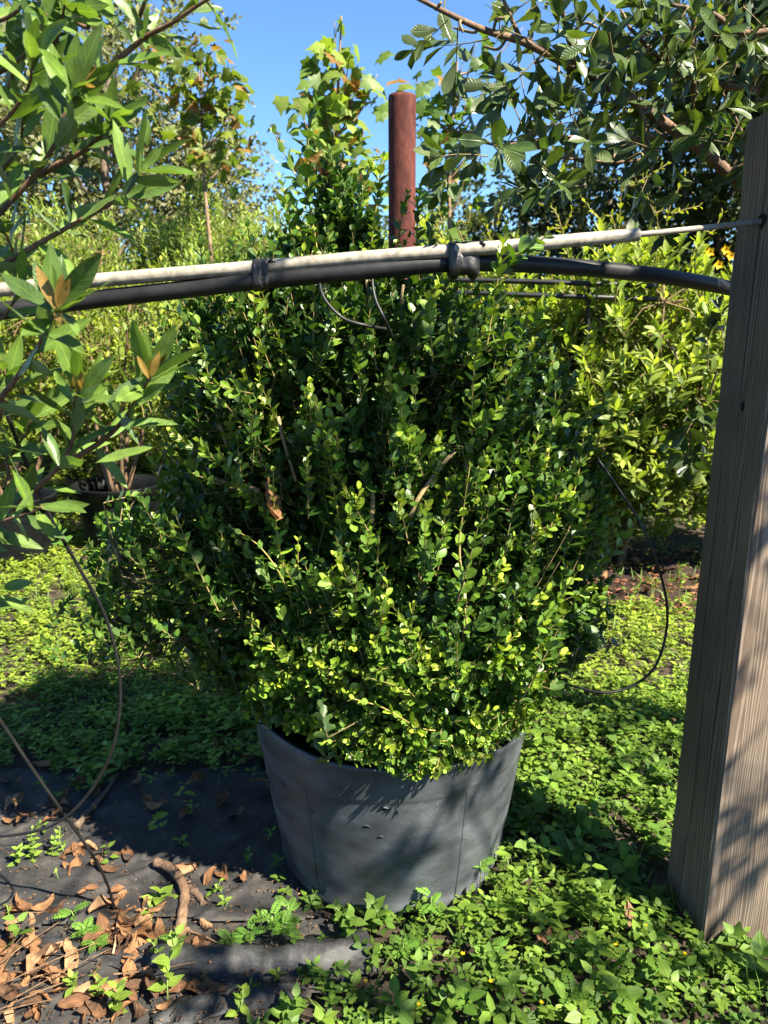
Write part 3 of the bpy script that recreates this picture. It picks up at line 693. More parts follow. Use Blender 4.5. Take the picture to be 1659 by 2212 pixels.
# ------------------------------------------------------------------ post
def wood_post():
    c0 = gnd(1514, 2036); ang = math.atan2(.022, .196); W = .19; H = 1.93
    root = empty('wooden_post', (c0[0], c0[1], 0)); tag(root, 'thick weathered square timber post carrying the steel rod', 'post')
    ex = np.array([math.cos(ang), math.sin(ang), 0]); ey = np.array([-math.sin(ang), math.cos(ang), 0])
    n = 24; zs = np.linspace(-.06, H, n); b = .006; r = np.random.default_rng(2)
    prof = [(b, 0), (W * .33, 0), (W * .66, 0), (W - b, 0), (W, b), (W, W * .5), (W, W - b), (W - b, W), (W * .5, W), (b, W), (0, W - b), (0, W * .66), (0, W * .33), (0, b)]
    V = []
    for z in zs:
        for (u, v) in prof: V.append(np.array(root.location) + ex * u + ey * v + UP * z + r.normal(0, .0007, 3) * [1, 1, 0])
    k = len(prof); i, j = np.meshgrid(np.arange(n - 1), np.arange(k), indexing='ij'); i = i.ravel(); j = j.ravel(); j2 = (j + 1) % k
    Q = np.stack([i * k + j, i * k + j2, (i + 1) * k + j2, (i + 1) * k + j], 1)
    T = list(np.vstack([Q[:, [0, 1, 2]], Q[:, [0, 2, 3]]]))
    V.append(np.mean(V[-k:], 0)); T += [(len(V) - 1, (n - 1) * k + q, (n - 1) * k + (q + 1) % k) for q in range(k)]
    mb = MB(); mb.add(V, np.array(T)); mb.build('timber', M['wood'], root, smooth=False)
    O = np.array(root.location)
    # knot and drying cracks on the face towards the pot, bolt hole where the rod enters
    def blob(u, z, ru, rz, nm, seed):
        r = np.random.default_rng(seed); k = 12; V = [O + ex * -.0012 + ey * u + UP * z]
        for t in np.linspace(0, 2 * np.pi, k, endpoint=False):
            s = r.uniform(.75, 1.2); V.append(O + ex * -.0012 + ey * (u + ru * s * math.cos(t)) + UP * (z + rz * s * math.sin(t)))
        T = [(0, 1 + (q + 1) % k, 1 + q) for q in range(k)]
        mb = MB(); mb.add(V, np.array(T)); mb.build(nm, M['dark'], root)
    blob(.085, 1.335, .006, .013, 'knot', 1)
    blob(.098, 1.52, .0013, .26, 'crack', 2); blob(.05, .55, .001, .28, 'crack', 3); blob(.14, .95, .001, .3, 'crack', 4)
    blob(.09, 1.72, .016, .016, 'rod_hole', 5)
    return O, ex, ey
PO, PEX, PEY = wood_post()

# ------------------------------------------------------------------ pipes, rod, wraps, drip tubes
P_pvc = px_path([(-260, 654, 1.50), (0, 626, 1.54), (190, 607, 1.56), (560, 577, 1.575), (760, 559, 1.58), (960, 543, 1.585), (1090, 533, 1.60), (1230, 520, 1.63), (1378, 507, 1.66)])
mb = MB()
mb.tube(P_pvc, .0137, 16, cap=False); mb.tube(P_pvc[::-1], .0115, 16, cap=False)
e = P_pvc[-1]; t = nrm(P_pvc[-1] - P_pvc[-2]); e1 = nrm(np.cross(t, UP)); e2 = np.cross(e1, t); a = np.linspace(0, 2 * np.pi, 16, endpoint=False)
V = np.vstack([[e + (e1 * math.cos(x) + e2 * math.sin(x)) * .0137 for x in a], [e + (e1 * math.cos(x) + e2 * math.sin(x)) * .0115 for x in a]])
mb.add(V, [(i, (i + 1) % 16, 16 + (i + 1) % 16, 16 + i) for i in range(16)])
tag(mb.build('plastic_pipe', M['pvc'], origin=P_pvc[len(P_pvc) // 2]), 'straight beige plastic pipe sleeved over a steel rod above the boxwood', 'pipe')
rod_end = PO + PEX * .05 + PEY * .09 + UP * 1.722
mb = MB(); mb.tube(np.vstack([P_pvc[-10:-1:4], P_pvc[-1:], [rod_end]]), .0062, 10)
tag(mb.build('steel_rod', M['steel'], origin=P_pvc[-1]), 'thin weathered steel rod running from the beige pipe into the timber post', 'rod')
P_blk = px_path([(-260, 706, 1.50), (0, 672, 1.54), (110, 659, 1.56), (240, 643, 1.57), (400, 625, 1.575), (560, 606, 1.575), (700, 593, 1.58), (830, 581, 1.585), (980, 568, 1.60), (1100, 569, 1.64), (1250, 578, 1.70), (1400, 593, 1.78), (1500, 608, 1.85), (1590, 626, 1.93), (1720, 660, 2.05)])
mb = MB(); mb.tube(P_blk, .0178, 16)
tag(mb.build('irrigation_pipe', M['rubber'], origin=P_blk[len(P_blk) // 2]), 'thick sagging black irrigation pipe strapped under the beige pipe', 'pipe')
def wrap(px0, px1, y_p, y_b, Y, bulge, label, seed):
    """tape wound round both pipes"""
    r = np.random.default_rng(seed); n = 9; k = 22; V = []
    for i, px in enumerate(np.linspace(px0, px1, n)):
        f = i / (n - 1)
        cp = at(px, y_p[0] + (y_p[1] - y_p[0]) * f, Y[0] + (Y[1] - Y[0]) * f); cb = at(px, y_b[0] + (y_b[1] - y_b[0]) * f, Y[0] + (Y[1] - Y[0]) * f)
        for j in range(k):
            t = 2 * np.pi * j / k; u = np.array([0, math.cos(t), math.sin(t)])
            top = math.sin(t) > 0
            c = cp if top else cb; rad = (.0158 if top else .0205) + bulge * (0 if top else .5 + .5 * math.sin(3 * f * math.pi)) * (.5 - .5 * math.sin(t))
            V.append(c + u * (rad + r.normal(0, .0012) + .001 * math.sin(i * 2.2 + j * .7)))
    i, j = np.meshgrid(np.arange(n - 1), np.arange(k), indexing='ij'); i = i.ravel(); j = j.ravel(); j2 = (j + 1) % k
    mb = MB(); mb.add(V, np.stack([i * k + j, i * k + j2, (i + 1) * k + j2, (i + 1) * k + j], 1))
    # a loose end of the tape
    p = at(px1, (y_p[1] + y_b[1]) / 2 - 24, Y[1] - .02); mb.tube([p, p + [.006, -.008, .004], p + [.012, -.012, -.002]], [.004, .005, .002], 5)
    o = mb.build('tape_wrap', M['tape'], origin=at((px0 + px1) / 2, y_b[0], Y[0]))
    sm = o.modifiers.new('thickness', 'SOLIDIFY'); sm.thickness = .001
    return tag(o, label, 'tape')
wrap(548, 582, (578, 575), (608, 604), (1.575, 1.575), 0.0, 'narrow black tape band binding both pipes at the sunlit stretch', 1)
wrap(968, 1034, (542, 537), (569, 569), (1.585, 1.61), .013, 'bulky black tape wrap binding both pipes behind the tall light shoot', 2)
def cable(pts, r_, label, cat='drip tube', name='drip_tube', sides=8):
    P = px_path(pts, 9); mb = MB(); mb.tube(P, r_, sides)
    return tag(mb.build(name, M['rubber'], origin=P[0]), label, cat)
cable([(690, 608, 1.575), (694, 630, 1.56), (708, 656, 1.55), (742, 688, 1.545), (790, 703, 1.55), (842, 712, 1.60)], .0034, 'thin black drip tube sagging sideways below the black pipe')
cable([(804, 598, 1.58), (806, 625, 1.565), (814, 655, 1.555), (832, 692, 1.55), (850, 735, 1.62)], .0034, 'thin black drip tube dropping steeply from pipe into the boxwood')
cable([(1290, 990, 1.75), (1340, 1062, 1.72), (1393, 1150, 1.70), (1432, 1260, 1.70), (1441, 1350, 1.70), (1415, 1440, 1.69), (1360, 1484, 1.68), (1300, 1496, 1.68), (1230, 1480, 1.72)], .0032, 'black drip tube looping out of the boxwood towards the timber post')
cable([(-30, 760, 1.10), (10, 880, 1.12), (50, 985, 1.16), (105, 1110, 1.22), (170, 1225, 1.28), (225, 1325, 1.33), (254, 1430, 1.36), (259, 1530, 1.38), (235, 1640, 1.40), (170, 1740, 1.42), (90, 1792, 1.44), (-40, 1812, 1.46)], .0032, 'black drip tube hanging in a wide curve below the left branches')
g0 = gnd(250, 1978)
cable([(-60, 1475, 1.42), (0, 1556, 1.46), (75, 1668, 1.50), (150, 1775, 1.545), (200, 1848, 1.58), (232, 1910, 1.62), (250, 1978, g0[1]), (252, 1995, g0[1] + .002)], .0036, 'stiff black drip tube stuck into the leaf litter')

# ------------------------------------------------------------------ rusty pipe
def rusty_pipe():
    c = at(868, 320, 2.62); ztop = at(866, 207, 2.62)[2]
    o = empty('rusty_pipe', (c[0], c[1], 0)); tag(o, 'rust red steel pipe standing upright behind the boxwood', 'pipe')
    r_ = .0445; prof = [(r_, -.1), (r_, .6), (r_, 1.2), (r_, 1.7), (r_, ztop - .01), (r_ - .001, ztop), (r_ - .005, ztop), (r_ - .006, ztop - .02), (r_ - .006, ztop - .4)]
    V, Q = lathe(prof, c[:2], 28, lambda rr, z, a: (rr + .0006 * np.sin(5 * a + 20 * z), np.full(a.shape, z)))
    V[:, 0] += (V[:, 2] - ztop) * -.004
    mb = MB(); mb.add(V, Q); mb.build('tube', M['rust'], o)
    mb = MB(); V, Q = lathe([(.001, ztop - .1), (r_ - .0055, ztop - .1)], c[:2], 20); mb.add(V, Q); mb.build('dark_inside', M['dark'], o)
rusty_pipe()

# ------------------------------------------------------------------ left foreground shrub
def left_shrub():
    base = np.array([-1.02, .95, 0]); root = empty('broadleaf_shrub', base)
    tag(root, 'broadleaf shrub with long pointed leaves and orange new tips', 'shrub')
    cl = Cloud(); tb = MB()
    tk = MB(); tk.tube(spline([base - UP * .05, base + [.03, 0, .4], base + [.0, .04, .9], base + [-.05, .05, 1.5], base + [-.02, .05, 2.1]], 6), np.linspace(.03, .012, 25), 9, (.9, .85, .8)); tk.build('trunk', M['bark'], root)
    trunk_at = lambda z: np.array([base[0] - .01, base[1] + .03, z])
    g = [np.array(c) for c in ((.045, .105, .022), (.07, .145, .028), (.04, .09, .024), (.08, .155, .035))]
    tipc = np.array((.20, .13, .03))
    B = [  # pixel path, Y near the tip, leaves, size, new orange tip
        ([(-20, 480), (65, 390), (120, 310), (150, 240), (162, 195)], 1.00, 17, .105, 1),
        ([(80, 372), (152, 235), (245, 140), (312, 82), (370, 50), (430, 10), (480, -20)], 1.05, 13, .085, 0),
        ([(60, 395), (120, 358), (190, 320), (222, 285), (238, 262)], 1.05, 14, .085, 0),
        ([(-20, 590), (50, 545), (130, 500), (175, 475), (262, 425), (300, 380)], 1.00, 13, .088, 0),
        ([(-20, 885), (40, 810), (80, 751), (105, 705), (122, 668)], .92, 13, .105, 1),
        ([(-20, 1135), (73, 1058), (128, 1007), (157, 948), (160, 883), (171, 845)], .98, 15, .095, 1),
        ([(130, 1006), (211, 959), (263, 912), (292, 868), (325, 815)], 1.00, 12, .095, 1),
        ([(-40, 180), (40, 130), (75, 80), (100, 30)], 1.05, 13, .09, 0),
        ([(-40, 60), (30, 30), (60, -10), (80, -50)], 1.1, 12, .09, 0),
        ([(-40, 300), (20, 250), (60, 190), (70, 140)], .98, 13, .10, 0),
        ([(-60, 420), (0, 370), (40, 320), (50, 260)], 1.1, 13, .09, 0),
        ([(-60, 720), (0, 690), (30, 650), (45, 610)], 1.08, 11, .085, 0),
        ([(-60, 1080), (0, 1010), (40, 960), (70, 905)], 1.1, 12, .09, 0),
        ([(-60, 1000), (-10, 930), (10, 860), (10, 800)], 1.05, 12, .09, 0),
        ([(-60, 1180), (0, 1130), (60, 1110), (90, 1095)], .95, 9, .085, 0),
        ([(-60, 1330), (-20, 1290), (0, 1270)], 1.0, 7, .08, 0),
        ([(100, 620), (40, 560), (10, 500)], 1.15, 9, .08, 0),
        ([(140, 30), (190, 60), (180, 10), (200, -30)], 1.15, 10, .085, 0),
        ([(312, 82), (300, 50), (310, 10), (320, -30)], 1.08, 8, .08, 0),
        ([(110, 120), (130, 60), (140, 10)], 1.12, 12, .09, 0),
        ([(-60, 240), (10, 200), (30, 130), (20, 90)], 1.15, 11, .09, 0)]
    for pts, Y, n, size, tip in B:
        m = len(pts); P = spline([at(x, y, Y + .10 * (1 - i / (m - 1))) for i, (x, y) in enumerate(pts)], 7)
        if pts[0][0] < 0:
            q = trunk_at(max(.3, P[0][2] - .25)); P = np.vstack([spline([q, (q + P[0]) / 2 + [0, 0, -.03], P[0]], 5)[:-1], P]); t0 = .42
        else: t0 = .12
        w = .0033 if m > 4 else .0026
        mb = MB(); mb.tube(P, np.linspace(w * 1.5, w * .55, len(P)), 7, (1.15, .85, .75)); mb.build('branch', M['bark'], root)
        c0 = g[int(rng.integers(4))]
        shoot(cl, None, None, None, 0, int(n * 1.45), size * .88, c0, g[3], 'spiral', t0, (75, 34), 0, .35, .45, path=P, whorl=True, tipsize=.95, cj=.2)
        if tip:
            d = nrm(P[-1] - P[-3])
            for q in range(3):
                a_ = d + rng.normal(0, .25, 3); cl.add(P[-1:] + 0, nrm(a_)[None], (np.array([0, -.8, .5]) + rng.normal(0, .4, 3))[None], [rng.uniform(.028, .048)], tipc * rng.uniform(.6, 1.2))
    # leaves one can follow singly: base pixel, tip pixel, distance, lean of the blade
    for (b_, t_, Y, f) in [((300, 372), (425, 376), 1.0, .2), ((302, 372), (352, 312), 1.0, .8), ((302, 372), (418, 295), 1.02, .3), ((300, 375), (265, 420), .98, .9), ((318, 320), (320, 258), 1.04, .8), ((325, 815), (448, 745), 1.0, .35), ((318, 812), (290, 720), 1.0, .9),
            ((310, 815), (232, 870), .98, .7), ((205, 1000), (332, 970), .96, .5), ((85, 1090), (185, 1100), .93, .6), ((120, 672), (222, 540), .9, .9), ((125, 675), (248, 605), .92, .3), ((115, 672), (0, 590), .9, .8), ((108, 668), (75, 560), .93, .8), ((130, 665), (130, 545), .94, .9),
            ((95, 720), (-5, 640), .9, .9), ((160, 870), (120, 800), .98, .8), ((162, 880), (240, 765), .98, .7), ((171, 845), (172, 735), .99, .7), ((160, 900), (55, 822), .96, .8), ((262, 900), (232, 820), 1.0, .9), ((150, 220), (85, 65), .97, .9), ((155, 215), (215, 45), .98, .8), ((160, 230), (230, 75), 1.0, .5),
            ((135, 265), (75, 175), .97, .9), ((145, 235), (95, 150), 1.0, .8), ((235, 140), (372, 125), 1.05, .3), ((290, 95), (245, 35), 1.05, .9), ((312, 75), (322, 12), 1.05, .9), ((175, 475), (258, 425), .97, .8), ((130, 500), (75, 445), .98, .8), ((140, 500), (192, 512), .98, .4), ((262, 425), (300, 370), 1.0, .9),
            ((222, 285), (285, 240), 1.04, .6), ((238, 262), (250, 190), 1.05, .9), ((190, 320), (270, 300), 1.03, .4), ((292, 868), (285, 935), 1.0, .8), ((292, 868), (365, 830), 1.0, .6), ((128, 1007), (90, 920), .95, .8), ((73, 1058), (30, 1130), .95, .6), ((60, 1065), (20, 980), .95, .9), ((263, 912), (300, 960), 1.0, .4)]:
        B0 = at(*b_, Y); T0 = at(*t_, Y + rng.uniform(-.05, .03)); nm = np.array([rng.normal(0, .4), -f, 1.1 - f]) + rng.normal(0, .25, 3)
        cl.add(B0[None], (T0 - B0)[None], nm[None], [np.linalg.norm(T0 - B0)], g[int(rng.integers(4))] * rng.uniform(.75, 1.2) * WARM)
    for (b_, t_, Y) in [((120, 668), (78, 572), .89), ((124, 668), (135, 590), .89), ((126, 666), (152, 600), .89), ((132, 625), (150, 612), .89), ((322, 818), (296, 768), .97), ((326, 816), (344, 760), .97), ((171, 845), (176, 800), .97)]:
        B0 = at(*b_, Y); T0 = at(*t_, Y - .01); cl.add(B0[None], (T0 - B0)[None], np.array([[.3, -.8, .4]]), [np.linalg.norm(T0 - B0)], tipc * rng.uniform(.8, 1.2))
    cl.build(root, LAN_HI, LAN_HI, M['big_leaf'], 300, cell=1.)
left_shrub()

# ------------------------------------------------------------------ overhanging tree on the right
def right_tree():
    base = np.array([1.75, 2.15, 0]); root = empty('evergreen_tree', base)
    tag(root, 'dark evergreen tree whose branch hangs over from behind the timber post', 'tree')
    cl = Cloud(); tw = MB()
    tk = MB(); tk.tube(spline([base - UP * .1, base + [-.05, 0, .7], base + [-.12, -.05, 1.4], base + [-.08, -.3, 2.3], base + [-.1, -.7, 3.2], base + [-.2, -1.0, 3.9]], 7), np.linspace(.07, .02, 36), 10); tk.build('trunk', M['bark'], root)
    g0, g1 = np.array((.022, .050, .014)), np.array((.048, .090, .021))
    limbs = []
    def limb(P, r0, r1):
        mb = MB(); mb.tube(P, np.linspace(r0, r1, len(P)), 8, (1.05, .9, .8)); mb.build('branch', M['bark'], root); limbs.append(P)
    main = np.vstack([spline([base + [-.11, -.04, 1.3], at(1700, 490, 2.10), at(1615, 412, 2.03)], 6)[:-1],
                      px_path([(1615, 412, 2.03), (1522, 329, 1.97), (1463, 287, 1.93), (1378, 223, 1.88), (1283, 165, 1.83), (1203, 127, 1.78), (1129, 90, 1.74), (1044, 64, 1.70), (970, 30, 1.66), (900, -5, 1.64)])])
    limb(main, .018, .004)
    limb(px_path([(1440, 295, 1.94), (1340, 300, 1.88), (1203, 297, 1.80), (1075, 313, 1.74), (985, 283, 1.70)]), .006, .002)
    limb(px_path([(1243, 140, 1.80), (1230, 90, 1.76), (1219, 53, 1.74), (1212, -30, 1.70)]), .007, .004)
    limb(px_path([(1470, 300, 1.95), (1500, 230, 1.95), (1490, 130, 1.93), (1500, 30, 1.9), (1490, -60, 1.88)]), .009, .005)
    limb(px_path([(1720, 200, 2.05), (1600, 190, 2.0), (1500, 170, 1.95), (1420, 120, 1.9), (1360, 60, 1.86)]), .010, .004)
    limb(px_path([(1380, 225, 1.88), (1400, 330, 1.86), (1340, 350, 1.84), (1260, 345, 1.82), (1180, 340, 1.8)]), .005, .002)
    limb(px_path([(1128, 92, 1.74), (1100, 30, 1.72), (1080, -20, 1.7)]), .005, .003)
    limb(px_path([(1720, 60, 1.9), (1600, 70, 1.88), (1540, 30, 1.85), (1450, 10, 1.82)]), .008, .004)
    limb(px_path([(1620, 330, 2.2), (1590, 260, 2.15), (1560, 200, 2.1)]), .006, .003)
    limb(px_path([(1720, 900, 2.1), (1600, 900, 2.05), (1545, 890, 2.0), (1505, 905, 1.97)]), .005, .002)
    vis = []
    def clump(c, n, rad, size=(.055, .075)):
        A = np.vstack(limbs); q = A[np.argmin(((A - c) ** 2).sum(1))]
        tw.tube(spline([q, (q + c) / 2 + rng.normal(0, .01, 3), c], 4), [.0032] * 8 + [.002], 5, (.8, .75, .65), cap=False)
        for k in range(n):
            d = rng.normal(0, 1, 3) + np.array([-.35, -.3, .1]); d = nrm(d)
            L = rng.uniform(.07, .14)
            c0 = g0 + (g1 - g0) * rng.uniform(); c1 = c0 if rng.uniform() < .85 else np.array((.12, .18, .03))
            shoot(cl, tw, c + rng.normal(0, rad * .35, 3), d, L, 8, rng.uniform(*size), c0, c1, 'spiral', .25, (75, 35), rng.uniform(-.2, .15), .55, .3, .0016, (.7, .65, .45), whorl=True, tipsize=.85)
    pts = [(940, 22), (980, 60), (1000, 70), (1045, 100), (1090, 40), (1110, 110), (1150, 60), (1175, 130), (1180, 20), (1230, 50), (1250, 110), (1290, 60), (1300, 130), (1340, 20), (1350, 110), (1380, 170), (1400, 60), (1430, 130), (1440, 210),
           (1470, 40), (1490, 110), (1500, 190), (1530, 60), (1540, 130), (1545, 230), (1580, 30), (1590, 100), (1600, 170), (1630, 60), (1640, 130), (1650, 220), (1570, 280), (1620, 300), (1500, 270), (1430, 270),
           (1000, 285), (1040, 310), (1080, 300), (1110, 330), (1140, 280), (1180, 310), (1210, 260), (1240, 330), (1270, 290), (1290, 370), (1310, 250), (1330, 330), (1360, 280), (1390, 340), (1410, 300), (1240, 390), (1160, 380), (1320, 210), (1200, 180), (1270, 200), (1350, 390)]
    for (x, y) in pts:
        Y = np.interp(x, [900, 1300, 1660], [1.65, 1.82, 1.98]) + rng.normal(0, .05)
        clump(at(x, y, Y), (1 + (rng.uniform() < .6)) if x < 1420 else 3, .05)
    for (x, y) in [(1500, 860), (1520, 900), (1490, 960), (1530, 960), (1550, 800)]: clump(at(x, y, 1.98), 2, .03)
    # the crown above and behind the camera's right shoulder (out of frame): each clump shades what the photograph shows in shade
    def shade(tgt, h, n, rad):
        k = (h - tgt[2]) / SUN_TO[2]; clump(np.asarray(tgt, float) + SUN_TO * k, n, rad, (.06, .08))
    for a_, b_ in (((-.15, 1.0, 2.9), (1.5, 1.5, 2.4)), ((.4, .4, 3.2), (1.6, 1.2, 3.0)), ((1.0, .1, 2.7), (1.62, 1.6, 2.6)), ((.9, .9, 2.7), (1.6, 1.7, 2.5)), ((1.6, -.1, 3.0), (1.55, 1.3, 3.1))):
        a_ = np.array(a_); b_ = np.array(b_)
        limb(spline([b_, (a_ + b_) / 2 + [0, 0, .1], a_], 8), .014, .004)
    for k in range(6): shade((rng.uniform(-.5, -.05), 1.62, rng.uniform(1.0, 1.5)), rng.uniform(2.7, 3.2), 4, .09)
    for k in range(4): shade((rng.uniform(-.1, .4), 1.58, rng.uniform(1.2, 1.7)), rng.uniform(2.6, 3.1), 3, .09)
    for k in range(16): shade((rng.uniform(.82, 1.05), 1.61, rng.uniform(1.05, 2.0)), rng.uniform(2.5, 3.0), 4, .09)
    for k in range(6): shade((rng.uniform(.85, 1.05), 1.6, rng.uniform(.2, .9)), rng.uniform(2.4, 3.0), 3, .09)
    for k in range(9): shade((rng.uniform(.25, 1.0), rng.uniform(1.3, 1.65), 0), rng.uniform(2.4, 3.0), 4, .1)
    for k in range(7): shade((rng.uniform(.6, 1.1), rng.uniform(2.2, 2.75), 0), rng.uniform(2.4, 2.9), 4, .1)
    for k in range(2): shade((rng.uniform(-.1, .35), 1.6, rng.uniform(.05, .5)), rng.uniform(2.4, 2.9), 3, .08)
    for k in range(7): shade((rng.uniform(-.4, .2), rng.uniform(1.3, 1.5), 0), rng.uniform(2.4, 2.9), 3, .08)
    o = tw.build('twigs', M['twig'], root); o['kind'] = 'stuff'
    cl.build(root, OBO_LO, OBO_HI, M['tree_leaf'], 300)
right_tree()

# ------------------------------------------------------------------ pots and shrubs further back
def small_pot(c, r_, h, label):
    root = empty('nursery_pot', (c[0], c[1], 0)); tag(root, label, 'pot', 'pots of the row behind')
    V, Q = lathe([(r_ * .8, 0), (r_ * .82, .02), (r_ * .95, h * .82)], c, 40); mb = MB(); mb.add(V, Q); mb.build('wall', M['pot_black'], root)
    V, Q = lathe([(r_ * .95, h * .82), (r_ * 1.03, h * .83), (r_ * 1.04, h * .97), (r_ * 1.07, h), (r_ * .99, h), (r_ * .95, h * .8)], c, 40); mb = MB(); mb.add(V, Q); mb.build('rim', M['pot_black'], root)
    V, Q = lathe([(.002, h * .76), (r_ * .6, h * .76), (r_ * .93, h * .74)], c, 24, lambda rr, z, a: (np.full(a.shape, rr), z + .01 * np.sin(5 * a + rr * 30))); mb = MB(); mb.add(V, Q); mb.build('soil', M['soil'], root)

def shrub(name, c, rx, ry, z0, z1, ns, L, nl, size, lo, hi, c0, c1, label, cat, group=None, parts=0, stems=5, mode='spiral', whorl=False, upw=.9, seed=0, mat='far_leaf', shell=.55, lump=.12, light=.4, base_z=0., stem_r=.016):
    root = empty(name, (c[0], c[1], base_z)); tag(root, label, cat, group)
    cl = Cloud(); tw = MB(); r = np.random.default_rng(seed); c0 = np.array(c0); c1 = np.array(c1)
    ctr = np.array([c[0], c[1], (z0 + z1) / 2]); rz = (z1 - z0) / 2; lim = []
    for k in range(stems):
        ph = 2 * np.pi * k / stems + r.normal(0, .3); tip = ctr + np.array([rx * .55 * math.cos(ph), ry * .55 * math.sin(ph), rz * r.uniform(0, .7)])
        b = np.array([c[0] + .05 * math.cos(ph), c[1] + .05 * math.sin(ph), base_z])
        P = spline([b, b + (tip - b) * .4 + r.normal(0, .05, 3), tip], 6); lim.append(P)
        mb = MB(); mb.tube(P, np.linspace(stem_r, stem_r * .4, len(P)), 7, (1, .85, .7)); mb.build('stem', M['bark'], root)
    A = np.vstack(lim)
    for k in range(ns):
        v = nrm(r.normal(0, 1, 3)); f = r.uniform(shell, 1.0)
        f *= 1 + lump * math.sin(5 * v[0] * 2 + seed) * math.cos(4 * v[2] * 2 + seed * 2) + lump * .6 * math.sin(9 * v[1] + 7 * v[2] + seed)
        tip = ctr + v * np.array([rx, ry, rz]) * f
        d = v * .6 + UP * upw + r.normal(0, .3, 3); d = nrm(d); l_ = L * r.uniform(.7, 1.3)
        cc0 = c0 * r.uniform(.75, 1.2); cc1 = c1 * r.uniform(.7, 1.15)
        shoot(cl, tw, tip - d * l_, d, l_, nl, size * r.uniform(.8, 1.15), cc0, cc1, mode, .2, (65, 35), r.uniform(-.1, .15), light, .3, .003, (.7, .7, .4), whorl=whorl, tipsize=.8)
        if k % 3 == 0:
            q = A[np.argmin(((A - tip) ** 2).sum(1))]; tw.tube([q, (q + tip) / 2 - UP * .03, tip - d * l_], [.006, .005, .003], 3, (.7, .6, .45), cap=False)
    o = tw.build('twigs', M['twig'], root); o['kind'] = 'stuff'
    cl.build(root, lo, hi, M[mat], parts)
    return root

pc1 = at(262, 1110, 5.05); pc2 = at(28, 1120, 4.75)
small_pot(pc1[:2], .295, .46, 'black rimmed pot of a pale stemmed shrub left behind the boxwood')
small_pot(pc2[:2], .27, .44, 'black pot half hidden by the low leaves of the broadleaf shrub')
YG0, YG1 = (.10, .16, .025), (.19, .25, .035)
shrub('potted_shrub', pc1[:2], .75, .6, .95, 2.0, 330, .22, 12, .055, OBO_LO, OBO_HI, (.10, .17, .03), (.22, .32, .045), 'leafy yellow green shrub with bare stems in the rimmed pot', 'shrub', 'potted shrubs of the row behind', 120, 6, seed=3, base_z=.38)
shrub('potted_shrub', pc2[:2], .6, .6, .8, 1.9, 300, .22, 12, .055, OBO_LO, OBO_HI, (.10, .17, .03), (.22, .32, .045), 'leafy shrub in the pot behind the low leaves of the broadleaf shrub', 'shrub', 'potted shrubs of the row behind', 80, 6, seed=4, base_z=.36)

# yellow green shrubs right behind
for i, (x, Y, z1, rx, lab) in enumerate([(.52, 4.75, 2.02, .78, 'yellow green shrub just right behind the boxwood'), (1.5, 4.6, 2.08, .8, 'yellow green shrub behind the curved end of the black pipe'), (2.5, 4.7, 2.0, .75, 'yellow green shrub mostly hidden behind the timber post')]):
    shrub('flowering_shrub', (x, Y), rx, .78, .2, z1, 1250 if i < 2 else 600, .2, 12, .098, NAR_HI, NAR_HI, (.085, .155, .03), (.225, .325, .065), lab, 'shrub', 'yellow green shrubs in the mulch bed', 300 if i < 2 else 60, 7, whorl=True, seed=20 + i, shell=.5, lump=.16, upw=.8)
# long wands standing above them
def wands():
    root = empty('flowering_shrub', (1.55, 4.75, 0)); tag(root, 'sparse shrub with tall bright yellow green wands above the others', 'shrub', 'yellow green shrubs in the mulch bed')
    cl = Cloud(); b0 = np.array([1.55, 4.75, 0])
    for pts in ([(1215, 500), (1165, 440), (1120, 418)], [(1330, 505), (1290, 470), (1255, 425)], [(1420, 520), (1400, 430), (1385, 365)], [(1440, 480), (1460, 420), (1480, 378)], [(1400, 500), (1460, 460), (1510, 445)], [(1060, 520), (1075, 480), (1085, 440)], [(1180, 540), (1220, 490), (1235, 455)], [(1500, 540), (1540, 500), (1560, 460)], [(1340, 430), (1370, 400), (1440, 355)], [(960, 520), (955, 480), (948, 452)], [(1000, 520), (1012, 480), (1016, 455)]):
        P = spline([b0, b0 + (at(*pts[0], 4.2) - b0) * .5 + [0, 0, .1]] + [at(x, y, 4.2) for x, y in pts], 6)
        mb = MB(); mb.tube(P, np.linspace(.007, .002, len(P)), 5, (1, 1, .5)); mb.build('stem', M['twig'], root)
        shoot(cl, None, None, None, 0, 66, .06, (.09, .14, .02), (.21, .27, .03), 'opp', .5, (60, 35), 0, .4, .25, path=P)
    cl.build(root, OBO_LO, OBO_HI, M['far_leaf'], 300)
wands()
# yellow trumpet flowers by the post
for (x, y) in [(1532, 545), (1551, 572), (1577, 553), (1566, 540)]:
    p = at(x, y, 3.9); V = [p]; k = 10
    a = np.linspace(0, 2 * np.pi, k, endpoint=False)
    for q, t in enumerate(a): V.append(p + np.array([math.cos(t), -.55, math.sin(t)]) * (.026 if q % 2 else .016))
    me = mk_mesh('yellow_flower', np.array(V) - p, np.array([(0, 1 + (q + 1) % k, 1 + q) for q in range(k)]), M['petal'], True, np.tile((.75, .40, .01), (k + 1, 1)))
    tag(link('yellow_flower', me, None, p), 'small yellow trumpet flower on the shrub beside the timber post', 'flower', 'yellow trumpet flowers')
